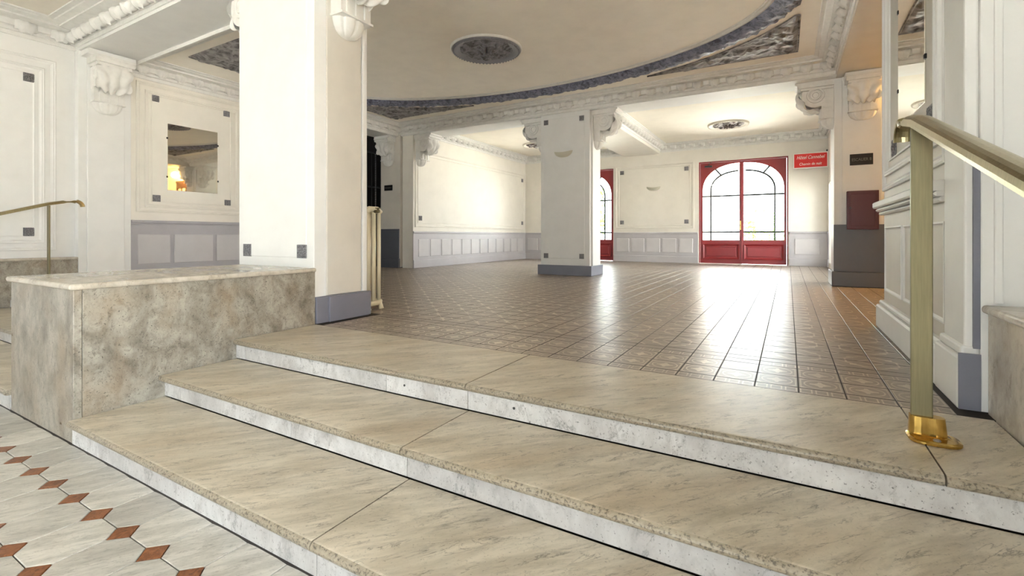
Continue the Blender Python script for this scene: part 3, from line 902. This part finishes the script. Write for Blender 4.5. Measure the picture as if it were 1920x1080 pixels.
# entrance left wall
we = box('wall_left', 'plaster', None, (-9.45, -9.10, -4.7, 2.828, -.45, EC), kind='structure', label='white panelled entrance wall at the left edge', cat='wall')
F = Face((-9.10, 0, 0), (0, 1, 0), (1, 0, 0))
F.frame(-.2, 2.62, .60, 3.30, PROF_A).build('panel_frame', 'plaster', we)
F.frame(-.1, 2.50, .70, 3.17, PROF_A).build('panel_frame', 'plaster', we)
F.frame(0.0, 2.40, .79, 3.07, PROF_B).build('panel_frame', 'plaster', we)
for v in (.86, 3.00): rosette(F, 2.34, v, 0, we, .12)
cornice('cornice', (-9.10, -4.5), (-9.10, 2.84), (1, 0), EC, we, .27, .42, 'orn_white', .36, lscale=1.5)

# near left pilaster
pl = empty('pilaster', (-9.0, 3.15, 0), 'white pilaster with carved bracket left of the small mirror', 'pilaster')
box('shaft', 'plaster', pl, (-9.45, -8.99, 2.832, 3.482, 0, NS - .001), .006)
box('strip', 'plaster', pl, (-8.99, -8.955, 2.93, 3.385, 0, NS - .09), .008)
box('cap', 'plaster', pl, (-9.0, -8.72, 2.86, 3.45, NS - .085, NS - .001), .012)
bracket(pl, (-8.958, 3.16, NS - .086), (1, 0), bracket_meshes(.44, .78, .34))

# hall right wall with tall mirror
wr = box('wall_right', 'sandpaint', None, (.73, 1.30, 3.302, 5.26, 0, SOF), kind='structure', label='white panelled wall with a dado ledge behind the brass handrail post', cat='wall')
F = Face((.73, 0, 0), (0, 1, 0), (-1, 0, 0))
mb = MB(); F.slab(mb, 3.345, 5.30, 0, .20, -.01, .055, .012); F.slab(mb, 3.345, 5.28, .20, .24, -.01, .035, .012); mb.build('baseboard', 'plaster', wr)
mb = MB(); F.slab(mb, 3.345, 5.34, 1.045, 1.10, -.01, .075, .010); F.slab(mb, 3.345, 5.32, 1.015, 1.044, -.01, .055, .012); F.slab(mb, 3.345, 5.30, .985, 1.014, -.01, .035, .012); mb.build('dado_ledge', 'plaster', wr)
for a, b in ((3.36, 4.42), (4.48, 5.18)):
    F.frame(a, b, .33, .88, PROF_B).build('panel_frame', 'plaster', wr)
mb = MB(); F.slab(mb, 4.435, 4.465, .33, .88, -.01, .003); mb.build('painted_stripe', 'blue_dark', wr)
F.frame(3.32, 5.22, 1.19, 3.24, PROF_A).build('panel_frame', 'plaster', wr)
F.frame(3.45, 5.12, 1.31, 3.15, PROF_A).build('panel_frame', 'plaster', wr)
F.frame(3.58, 4.98, 1.42, 3.05, PROF_B).build('panel_frame', 'plaster', wr)
rosette(F, 4.78, 1.50, 0, wr, .14); rosette(F, 3.66, 1.50, 0, wr, .14)
mir = empty('wall_mirror', (.73, 4.17, 1.587), 'tall mirror on the right wall above the brass handrail end', 'mirror')
mb = MB(); F.slab(mb, 3.79, 4.60, 1.62, 2.80, .001, .009, .003); mb.build('glass', 'mirror', mir)
for u, v in ((3.785, 1.9), (4.605, 2.5), (3.785, 2.5), (4.605, 1.9)):
    mb = MB(); F.slab(mb, u - .012, u + .012, v - .015, v + .015, .0, .014, .004); mb.build('clip', 'black', mir)
# near right pilaster and pier face
pr = empty('pilaster', (.9, 3.1, 0), 'white pilaster with grey blue end and plinth at the right edge', 'pilaster')
box('shaft', 'plaster', pr, (.757, 1.45, 2.945, 3.30, 0, NS - .001), .006)
box('strip', 'plaster', pr, (.705, .757, 2.96, 3.29, .25, SOF - .01), .01)
box('plinth', 'plaster', pr, (.676, .757, 2.941, 3.34, 0, .245), .012)
box('plinth_cap', 'plaster', pr, (.690, .757, 2.952, 3.31, .245, .295), .012)
box('painted_end', 'blue_dark', pr, (.733, .757, 2.944, 2.962, .285, 1.13))
box('painted_plinth_end', 'blue_dark', pr, (.680, .757, 2.934, 2.944, .004, .262))
box('moulding', 'plaster', pr, (.80, .83, 2.93, 2.946, .495, NS - .01), .006)

# entrance right wall, street front behind the camera
mb = MB(); mb.box(1.452, 1.75, -4.7, -3.5, -.45, EC).box(1.452, 1.75, .5, 2.95, -.45, EC).box(1.452, 1.75, -3.5, .5, 2.45, EC).box(1.452, 1.75, -3.5, .5, -.45, -.2)
mb.build('wall_right', 'plaster', None, kind='structure', label='white entrance wall on the right, beside the steps', cat='wall')
LIGHT_BAYS = ((-8.6, -7.6), (-4.0, -3.6), (-1.9, -.2))  # unseen openings, added and sized to balance daylight in the entrance
sf = MB()
for a, b in ((-9.4, LIGHT_BAYS[0][0]), (LIGHT_BAYS[0][1], LIGHT_BAYS[1][0]), (LIGHT_BAYS[1][1], LIGHT_BAYS[2][0]), (LIGHT_BAYS[2][1], 1.75)): sf.box(a, b, -5.0, -4.7, -.45, EC)
for a, b in LIGHT_BAYS: sf.box(a, b, -5.0, -4.7, 2.42, EC)
sf.build('wall_front', 'plaster', None, kind='structure', label='street front behind the viewer with three glazed bays added for daylight', cat='wall')
for n_, (a, b) in enumerate(LIGHT_BAYS):
    wd = empty('window_%d' % (n_ + 1), ((a + b) / 2, -4.85, -.45), ('left', 'middle', 'right')[n_] + ' tall glazed bay added for daylight to the unseen street front behind the viewer', 'window', kind='structure')
    mb = MB()
    for q in (a, (a + b) / 2 - .03, b - .06): mb.box(q, q + .06, -4.88, -4.82, -.45, 2.42)
    mb.box(a, b, -4.88, -4.82, -.45, -.35).box(a, b, -4.88, -4.82, 2.34, 2.42)
    mb.build('frame', 'red', wd)
    for q0, q1 in ((a + .06, (a + b) / 2 - .03), ((a + b) / 2 + .03, b - .06)):
        box('pane', 'glass', wd, (q0, q1, -4.855, -4.850, -.35, 2.34))

wd = empty('window_7', (1.6, -1.5, -.2), 'wide glazed bay added for daylight in the right entrance wall behind the viewer', 'window', kind='structure')  # unseen bay, added to light the surfaces that face right
mb = MB()
for q in (-3.5, -2.19, -.87, .44): mb.box(1.58, 1.64, q, q + .06, -.2, 2.45)
mb.box(1.58, 1.64, -3.5, .5, -.2, -.12).box(1.58, 1.64, -3.5, .5, 2.37, 2.45); mb.build('frame', 'red', wd)
for q in (-3.44, -2.13, -.81): box('pane', 'glass', wd, (1.608, 1.613, q, q + 1.25, -.12, 2.37))
box('street_ground', 'pavement', None, (1.76, 40, -5.0, 15.2, -.80, -.56), kind='structure', label='pale pavement along the right side of the building', cat='ground')

# lobby walls
lw = MB(); lw.box(1.28, 4.3, 9.9, 10.05, 0, HC).box(4.2, 4.35, 4.0, 10.0, 0, HC).box(1.3, 4.3, 3.9, 4.05, 0, HC)
lb = lw.build('wall_lobby', 'cream', None, kind='structure', label='cream walls of the stair lobby on the right', cat='wall')
F = Face((0, 9.9, 0), (1, 0, 0), (0, -1, 0))
wainscot(lb, F, 1.30, 1.85, .985, [], 0, 0, 'pier_shaded', 'pier_shaded')
ll = MB(); ll.box(-12.1, -12.0, 5.6, 10.0, 0, HC).box(-12.1, -9.02, 9.6, 9.8, 0, HC).box(-12.1, -9.3, 5.6, 5.75, 0, HC)
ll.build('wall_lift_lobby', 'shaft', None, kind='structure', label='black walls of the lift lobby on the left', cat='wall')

# ================================================================== PILLARS
pn = empty('pillar', (-4.32, 3.15, 0), 'big white square pillar standing behind the marble block', 'pillar')
box('shaft', 'plaster', pn, (-4.92, -3.735, 2.842, 3.472, 0, NS + .03), .006)
F = Face((0, 2.842, 0), (1, 0, 0), (0, -1, 0))
mb = MB(); F.slab(mb, -4.815, -3.838, .60, 3.40, -.004, .007, .005); mb.build('front_panel', 'plaster', pn)
for u in (-4.757, -3.897): rosette(F, u, .660, .006, pn, .125)
box('side_strip', 'sandpaint', pn, (-3.735, -3.712, 2.965, 3.375, .25, NS - .08), .007)
box('side_bead', 'plaster', pn, (-3.735, -3.715, 3.395, 3.43, .25, NS), .006)
box('plinth', 'blue_dark', pn, (-3.735, -3.700, 2.842, 3.495, .002, .245), .006)
box('plinth_strip', 'blue_dark', pn, (-3.72, -3.684, 2.975, 3.455, .002, .238), .006)
bracket(pn, (-3.714, 3.185, NS), (1, 0), BRK_NEAR)
bracket(pn, (-4.92, 3.16, NS), (-1, 0), BRK_NEAR)

pc = empty('pillar', (-3.97, 9.3, 0), 'grey white square pillar in the middle of the far opening', 'pillar')
box('shaft', 'plaster', pc, (-4.52, -3.43, 9.0, 9.6, 0, SOF + .01), .006)
F = Face((0, 9.0, 0), (1, 0, 0), (0, -1, 0))
mb = MB(); F.slab(mb, -4.45, -3.54, .34, 3.24, -.004, .008, .006); mb.build('front_panel', 'plaster', pc)
for u in (-4.395, -3.598):
    for v in (.395, 3.18): rosette(F, u, v, .006, pc, .10)
box('plinth', 'blue_dark', pc, (-4.575, -3.38, 8.955, 9.645, .002, .205), .006)
box('side_strip', 'plaster', pc, (-3.43, -3.395, 9.08, 9.52, .205, SOF - .1), .007)
bracket(pc, (-3.43, 9.3, SOF), (1, 0)); bracket(pc, (-4.52, 9.3, SOF), (-1, 0))

pR = empty('pillar', (.96, 9.5, 0), 'grey painted pier carrying the maroon cabinet', 'pillar')
box('shaft', 'plaster', pR, (.635, 1.29, 9.2, 9.9, .24, SOF + .05), .006)
box('face_strip', 'plaster', pR, (.74, 1.24, 9.175, 9.2, .985, SOF), .005)
box('painted_dado', 'pier_shaded', pR, (.628, 1.285, 9.170, 9.21, .24, .985), .006)
box('plinth', 'pier_shaded', pR, (.600, 1.30, 9.14, 9.9, 0, .24), .014)
box('side_dado', 'blue_light', pR, (.630, .64, 9.215, 9.61, .24, .985))
box('cap', 'plaster', pR, (.76, 1.26, 8.93, 9.2, SOF - .07, SOF - .001), .012)
bracket(pR, (1.0, 9.176, SOF - .06), (0, -1), bracket_meshes(.42, .64, .30))
bracket(pR, (.637, 9.42, SOF), (-1, 0))

pL = empty('pillar', (-8.8, 9.2, 0), 'cream pier with a small black sign beside the lift shaft', 'pillar')
box('shaft', 'sandpaint', pL, (-9.15, -8.47, 8.97, 9.6, .02, SOF + .05), .01)
box('painted_dado', 'pier_shaded', pL, (-9.155, -8.50, 8.955, 9.2, .0, .985), .006)
box('plinth', 'pier_shaded', pL, (-9.19, -8.48, 8.93, 9.2, 0, .24), .012)
box('cap', 'plaster', pL, (-9.12, -8.62, 8.7, 8.97, SOF - .07, SOF - .001), .012)
bracket(pL, (-8.86, 8.97, SOF - .06), (0, -1), bracket_meshes(.42, .66, .30))

# ================================================================== DOORS
def plate(loops, y0, y1):
    """flat plate with holes in the xz plane between y0 and y1"""
    mb = MB(); flat = [q for l in loops for q in l]; n = len(flat)
    mb.v = [(a, y0, b) for a, b in flat] + [(a, y1, b) for a, b in flat]
    tri = tessellate_polygon([[Vector((a, b, 0)) for a, b in l] for l in loops])
    mb.f = [tuple(t) for t in tri] + [tuple(i + n for i in t) for t in tri]
    k = 0
    for l in loops:
        m_ = len(l)
        for i in range(m_):
            j = (i + 1) % m_; mb.f.append((k + i, k + j, n + k + j, n + k + i))
        k += m_
    return mb
def red_door(name, x0, x1, label):
    yc = YW + .12
    d = empty(name, ((x0 + x1) / 2, yc, 0), label, 'door', kind='structure')
    W = x1 - x0; xm = (x0 + x1) / 2
    fr = .035
    mb = MB(); mb.box(x0, x0 + fr, yc - .06, yc + .08, 0, DHt).box(x1 - fr, x1, yc - .06, yc + .08, 0, DHt).box(x0 + fr, x1 - fr, yc - .06, yc + .08, DHt - fr, DHt)
    mb.build('door_frame', 'red', d)
    gl, gr, zb, zs, zt = x0 + .10, x1 - .10, .69, 2.12, 2.90
    half = (gr - gl) / 2
    def arch(x, off=0): return zs + (zt - zs - off) * math.sqrt(max(0, 1 - (abs(x - xm) / (half - off)) ** 2.3)) ** .9
    for sg in (-1, 1):
        a, b = (x0 + fr + .003, xm - .002) if sg < 0 else (xm + .002, x1 - fr - .003)
        ga, gb = (gl, xm - .062) if sg < 0 else (xm + .045, gr)
        outer = [(a, .012), (b, .012), (b, DHt - fr - .003), (a, DHt - fr - .003)]
        xs = [ga + (gb - ga) * (1 - math.cos(PI * i / 24)) / 2 for i in range(25)]
        hole = [(ga, zb), (gb, zb)] + [(q, arch(q)) for q in reversed(xs)]
        lf = plate([outer, hole], yc - .025, yc + .025).build('door_leaf', 'red', d)
        mb = MB(); mb.prism(hole, lambda p_, q_: (p_, yc - .003, q_), lambda p_, q_: (p_, yc + .003, q_)); mb.build('pane', 'glass', lf)
        # lower raised panel
        F = Face((0, yc - .025, 0), (1, 0, 0), (0, -1, 0))
        F.frame(ga - .0, gb + .0, .13, .58, [(0, 0), (0, .022), (.02, .026), (.035, .012), (.05, .004), (.06, 0)]).build('panel_moulding', 'red', lf)
        mb = MB(); F.slab(mb, ga + .09, gb - .09, .22, .49, 0, .018, .012); mb.build('raised_panel', 'red', lf)
        # dark glazing bars
        y = yc; r = .027
        off = .22
        ip = [(q, arch(q, off)) for q in [gl + off + (half - off) * (1 - math.cos(PI / 2 * i / 14)) for i in range(15)]]
        if sg > 0: ip = [(2 * xm - q, z) for q, z in ip]
        ip = [q for q in ip if ga < q[0] < gb]
        bars = [[(ip[0][0], zb), (ip[0][0], zs)] + ip]
        bars += [[(ga, 1.97), (gb, 1.97)], [(ga, .92), (gb, .92)]]
        q0 = xm + sg * half * .66; q1 = xm + sg * half * .52
        bars += [[(q0, arch(q0)), (q1, arch(q1, off))]]
        for bb in bars:
            mb = MB(); mb.tube([(q, y - .004, z) for q, z in bb], r, 6); mb.build('glazing_bar', 'lead', lf)
        if sg < 0:
            h = MB(); h.box(xm - .045, xm - .018, yc - .036, yc - .025, .98, 1.24); hp = h.build('lock_plate', 'brass', lf)
            mb = MB(); mb.tube([(xm - .03, yc - .03, 1.12), (xm - .03, yc - .08, 1.12), (xm - .05, yc - .085, 1.12), (xm - .15, yc - .085, 1.115)], .009, 8); mb.build('handle', 'brass', lf)
            mb = MB(); mb.box(x0 + .16, x0 + .36, yc - .07, yc - .025, 2.82, 2.87); mb.tube([(x0 + .26, yc - .05, 2.86), (x0 + .30, yc - .14, 2.92), (x0 + .36, yc - .06, 2.965)], .009, 6); mb.build('door_closer', 'iron', lf)
    box('astragal', 'red', d, (xm - .02, xm + .02, yc - .045, yc - .026, .012, DHt - .05), .005)
    return d
red_door('door_1', *D1, 'red double door with arched glazing, right of the far wall panel')
red_door('door_2', *D2, 'red arched glazed door half hidden by the far pillar')
box('threshold_strip', 'letter_white', None, (D1[0] + .03, -1.15, YW - .05, YW + .02, 0, .02), label='thin white strip lying under the left leaf of the red door', cat='strip')
mb = MB(); mb.box(D1[0] - .05, D1[1] + .05, YW + .1, YW + .4, -.1, -.001).box(D2[0] - .05, D2[1] + .05, YW + .1, YW + .4, -.1, -.001)

# ================================================================== THINGS ON THE WALLS
def text_mesh(s, size, shear=0.0, extrude=.002):
    c = bpy.data.curves.new('text', 'FONT'); c.body = s; c.size = size; c.shear = shear; c.extrude = extrude
    c.align_x = 'CENTER'; c.align_y = 'CENTER'
    o = bpy.data.objects.new('text', c); COL.objects.link(o)
    bpy.context.view_layer.update()
    me = bpy.data.meshes.new_from_object(o.evaluated_get(bpy.context.evaluated_depsgraph_get()))
    bpy.data.objects.remove(o); bpy.data.curves.remove(c)
    return me
def lettering(parent, s, size, loc, mat, sx=1.0, shear=0.0):
    return put('lettering', text_mesh(s, size, shear), mat, parent, loc, (PI / 2, 0, 0), (sx, 1, 1))

sg = empty('stair_sign', (.985, 9.17, 2.0), 'black ESCALIER B sign above the maroon cabinet', 'sign')
box('plate', 'black', sg, (.840, 1.135, 9.163, 9.174, 1.915, 2.09), .002)
lettering(sg, 'ESCALIER B', .062, (.99, 9.1615, 2.0), 'letter_grey', .82)
sg = empty('stair_sign', (-8.87, 8.95, 2.0), 'small black sign on the pier beside the lift shaft', 'sign')
box('plate', 'black', sg, (-9.01, -8.735, 8.955, 8.969, 1.97, 2.11), .002)
lettering(sg, 'ESCALIER A', .05, (-8.872, 8.953, 2.04), 'letter_grey', .85)
sg = empty('hotel_sign', (.49, 14.8, 2.8), 'red sign with white script lettering right of the red double door', 'sign')
box('panel', 'sign_red', sg, (.135, .875, 14.79, 14.84, 2.62, 2.985), .004)
F = Face((0, 14.79, 0), (1, 0, 0), (0, -1, 0))
F.frame(.115, .895, 2.60, 3.005, [(0, -.05), (0, .012), (.022, .012), (.022, -.002)]).build('rim', 'letter_white', sg)
lettering(sg, 'Hôtel Cannebel', .125, (.50, 14.786, 2.885), 'letter_white', .78, .35)
lettering(sg, 'Chemin de nuit', .10, (.50, 14.786, 2.71), 'letter_white', .80, .2)
box('mounting', 'iron', sg, (.86, .885, 14.80, 14.90, 2.98, 3.06))

cb = empty('hose_cabinet', (.99, 9.1, .907), 'maroon metal fire cabinet hung on the grey pier', 'cabinet')
box('body', 'maroon', cb, (.795, 1.195, 9.06, 9.172, .907, 1.505), .006)
box('cabinet_door', 'maroon', cb, (.812, 1.178, 9.048, 9.061, .924, 1.488), .004)
F = Face((0, 9.048, 0), (1, 0, 0), (0, -1, 0))
F.frame(.835, 1.155, .95, 1.462, [(0, 0), (0, .004), (.008, .004), (.012, 0)]).build('door_rib', 'maroon', cb)
mb = MB(); mb.lathe((.835, 9.046, 1.24), [(.0001, -.008), (.012, -.008), (.014, 0)], 12, axis='y'); mb.build('lock', 'iron', cb)

def sconce(x, y, z, w, label):
    s = empty('wall_sconce', (x, y, z), label, 'wall lamp')
    mb = MB(); rg = []
    for j in range(9):
        e = j / 8; row = []
        for i in range(25):
            a = PI * i / 24; r = math.cos(e * PI / 2) ** .7 + .02
            row.append((x + w * r * math.cos(a), y - w * .42 * r * math.sin(a), z + .03 - .10 * math.sin(e * PI / 2) + .03 * (abs(math.cos(a)) * r) ** 2))
        rg.append(row)
    mb.rings(rg, closed=False)
    mb.build('bowl', 'lampglass', s, smooth=True)
    box('back_plate', 'lampglass', s, (x - w * .5, x + w * .5, y - .012, y - .001, z - .04, z + .02))
sconce(-4.00, 8.992, 2.49, .20, 'white half bowl wall lamp on the far pillar')
sconce(-3.60, 14.9, 2.27, .21, 'white half bowl wall lamp between the red doors')

# ---- radiator behind the big pillar
rd = empty('radiator', (-4.3, 3.72, 0), 'cream cast iron radiator standing behind the big white pillar', 'radiator')
for i in range(9):
    x = -3.905 - i * .075
    mb = MB()
    for yy in (3.64, 3.72, 3.80):
        mb.tube([(x, yy, .10), (x, yy, 1.06)], .021, 8)
    mb.tube([(x, 3.62, 1.06), (x, 3.66, 1.095), (x, 3.78, 1.095), (x, 3.82, 1.06)], .030, 8)
    mb.tube([(x, 3.62, .10), (x, 3.66, .07), (x, 3.78, .07), (x, 3.82, .10)], .030, 8)
    mb.build('column', 'radiator', rd, smooth=True)
    if i in (0, 8):
        for yy in (3.63, 3.81):
            mb = MB(); mb.tube([(x, yy, .09), (x + .012, yy, .05), (x + .03, yy, .004)], [.026, .022, .028], 8); mb.build('foot', 'radiator', rd, smooth=True)
mb = MB(); mb.tube([(-3.885, 3.72, 1.07), (-3.82, 3.72, 1.07)], .018, 8); mb.lathe((-3.835, 3.72, 1.07), [(.001, .04), (.03, .038), (.034, .03), (.01, .025), (.01, 0)], 12); mb.build('valve', 'brass_dull', rd, smooth=True)

# ---- lift cage in the left lobby
lc = empty('lift_cage', (-9.6, 8.2, 0), 'black iron lift cage in the dark opening on the left', 'lift')
for i in range(22):
    y = 6.0 + i * .155
    mb = MB(); mb.tube([(-9.45, y, 0), (-9.45, y, 3.0)], .009, 6); mb.build('bar', 'iron', lc)
for z in (.06, 1.05, 2.1, 3.0):
    box('rail', 'iron', lc, (-9.47, -9.43, 5.98, 9.32, z - .02, z + .02))
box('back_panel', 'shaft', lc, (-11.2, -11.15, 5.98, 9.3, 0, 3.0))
mb = MB()
for i in range(46):
    z = .9 + i * .045
    mb.lathe((-9.30, 8.93, z), [(.001, -.016), (.014, -.008), (.014, .008), (.001, .016)], 8)
o = mb.build('cable_chain', 'steel', lc); o['kind'] = 'stuff'

# ---- stair lobby door and lit lamp
ld = empty('door_3', (2.75, 9.88, 0), 'dark brown glazed door in the stair lobby, seen in the left mirror', 'door', kind='structure')
mb = plate([[(2.0, 0), (3.45, 0), (3.45, 2.95), (2.0, 2.95)]] + [[(a, 1.0), (a + .26, 1.0), (a + .26, 2.75), (a, 2.75)] for a in (2.12, 2.44, 2.76, 3.08)], 9.85, 9.90)
mb.build('leaf', 'wood_dark', ld)
for a in (2.12, 2.44, 2.76, 3.08): box('pane', 'sandpaint', ld, (a, a + .26, 9.875, 9.885, 1.0, 2.75))
box('frame', 'wood_dark', ld, (1.93, 3.52, 9.86, 9.895, 2.95, 3.03))
lm = empty('lobby_lamp', (2.75, 9.7, 3.2), 'glowing warm globe lamp above the dark lobby door, seen in the left mirror', 'lamp')
mb = MB(); mb.lathe((2.75, 9.68, 3.22), [(.001 + .07 * math.sin(PI * i / 12), -.07 * math.cos(PI * i / 12)) for i in range(13)], 20); mb.build('globe', 'lamp_on', lm, smooth=True)
mb = MB(); mb.tube([(2.75, 9.68, 3.28), (2.75, 9.72, 3.38), (2.75, 9.9, 3.38)], .012, 8); mb.build('arm', 'brass', lm)
ldat = bpy.data.lights.new('lobby_lamp_light', 'POINT'); ldat.energy = 34; ldat.color = (1.0, .60, .22); ldat.shadow_soft_size = .1
lo = bpy.data.objects.new('lobby_lamp_light', ldat); COL.objects.link(lo); lo.parent = lm; lo.location = (0, -.22, .0)

# ================================================================== HANDRAILS
def handrail(label, x, y, top, mirror=1, wide=.034):
    """brass strip handrail: post on the top tread, rail falling towards the viewer"""
    h = empty('handrail', (x, y, 0), label, 'handrail')
    box('post', 'brass_dull', h, (x - wide, x + wide, y - .009, y + .009, .0, top - .01), .003)
    # inverted channel section swept along the fall line, curling down at the far end
    path = []
    for i in range(7):
        a = PI / 2 * (1 - i / 6)
        path.append((y + .27 + .085 * math.sin(a), top + .065 - .075 + .075 * math.cos(a)))
    path += [(y + .15, top + .040), (y, top + .006)]
    slope = .335
    for q in (.5, 1.0, 1.6, 2.0): path.append((y - q, top + .006 - slope * q))
    sec = []
    for k in range(9):
        a = PI * k / 8; sec.append((-math.cos(a) * .036, math.sin(a) ** .6 * .030))
    sec_in = [(a * .86, b - .007) for a, b in reversed(sec)]
    poly = [(-.036, -.012)] + sec + [(.036, -.012), (.031, -.012)] + sec_in + [(-.031, -.012)]
    rg = []
    for i, (yy, zz) in enumerate(path):
        p0 = path[max(0, i - 1)]; p1 = path[min(len(path) - 1, i + 1)]
        t = Vector((0, p1[0] - p0[0], p1[1] - p0[1])).normalized()
        nrm = Vector((0, t.z, -t.y))
        if nrm.z < 0 and i > 6: nrm = -nrm
        if i <= 6: nrm = Vector((0, -t.z, t.y)); nrm = nrm if (nrm.z > 0 or nrm.y > 0) else -nrm
        rg.append([Vector((x, yy, zz)) + Vector((1, 0, 0)) * a + nrm * b for a, b in poly])
    mb = MB(); mb.rings(rg, True, True, True); mb.build('rail', 'brass_rail', h, smooth=False)
    # cast brass foot
    mb = MB(); rg = []
    for sx_, sy_, xo, yo, z in ((.078, .066, .032, -.022, .001), (.082, .070, .032, -.022, .006), (.082, .070, .032, -.022, .012), (.072, .060, .030, -.020, .016), (.066, .036, .022, -.004, .0165), (.060, .032, .018, 0, .020), (.055, .028, .016, 0, .088), (.048, .022, .016, 0, .089)):
        rg.append([(x + xo + sx_ * math.copysign(abs(math.cos(t)) ** .6, math.cos(t)), y + yo + sy_ * math.copysign(abs(math.sin(t)) ** .6, math.sin(t)), z) for t in [2 * PI * i / 28 for i in range(28)]])
    mb.rings(rg, True, True, True); mb.build('foot', 'brass', h)
    mb = MB(); mb.lathe((x + .035, y - .062, .015), [(.001, .008), (.010, .006), (.013, 0)], 12); mb.build('screw', 'steel', h, smooth=True)
handrail('brass handrail with flat post standing on the top step at the right', .458, 2.455, 1.245)
handrail('thin brass handrail rising beside the left wall', -8.66, 2.42, 1.225)

# ================================================================== STREET BEYOND THE DOORS
box('street_ground', 'pavement', None, (-40, 40, 15.25, 60, -.25, -.12), kind='structure', label='pale pavement outside the red doors', cat='ground')
box('street_ground', 'pavement', None, (-40, 40, -30, -5.0, -.72, -.55), kind='structure', label='pale pavement behind the viewer', cat='ground')
def bush(loc, rx, rz, n, label):
    b = empty('street_shrub', loc, label, 'shrub')
    mb = MB(); rnd = random.Random(int(abs(loc[0]) * 100))
    for _ in range(n):
        d = Vector((rnd.gauss(0, 1), rnd.gauss(0, 1), rnd.gauss(0, 1))).normalized() * rnd.random() ** .35
        c = Vector(loc) + Vector((d.x * rx, d.y * rx, rz + d.z * rz))
        a = Vector((rnd.uniform(-1, 1), rnd.uniform(-1, 1), rnd.uniform(-1, 1))).normalized(); e = a.orthogonal().normalized()
        s = rnd.uniform(.07, .15)
        mb.add([c - a * s, c + e * s * .4, c + a * s, c - e * s * .4], [(0, 1, 2, 3)])
    o = mb.build('foliage', 'leaf', b); o['kind'] = 'stuff'
    mb = MB(); mb.tube([loc, (loc[0], loc[1], loc[2] + rz * 1.3)], .05, 6); mb.build('stem', 'trunk', b)
bush((-.9, 21.0, -.12), .8, 1.0, 700, 'pale green shrub outside the right leaf of the red double door')
bush((-8.0, 20.0, -.12), 1.1, 1.9, 2200, 'dense green shrub outside the half hidden red door')
bs = empty('street_building', (-4.2, 26, -.12), 'pale building front across the street, seen through the red double door', 'building')
box('front', 'cream', bs, (-6.2, -3.2, 25.8, 28, -.12, 7))
box('pier', 'cream', bs, (-4.3, -3.9, 25.6, 25.81, -.12, 7))
box('notice', 'paper', bs, (-4.72, -4.42, 25.76, 25.81, 1.7, 2.7))
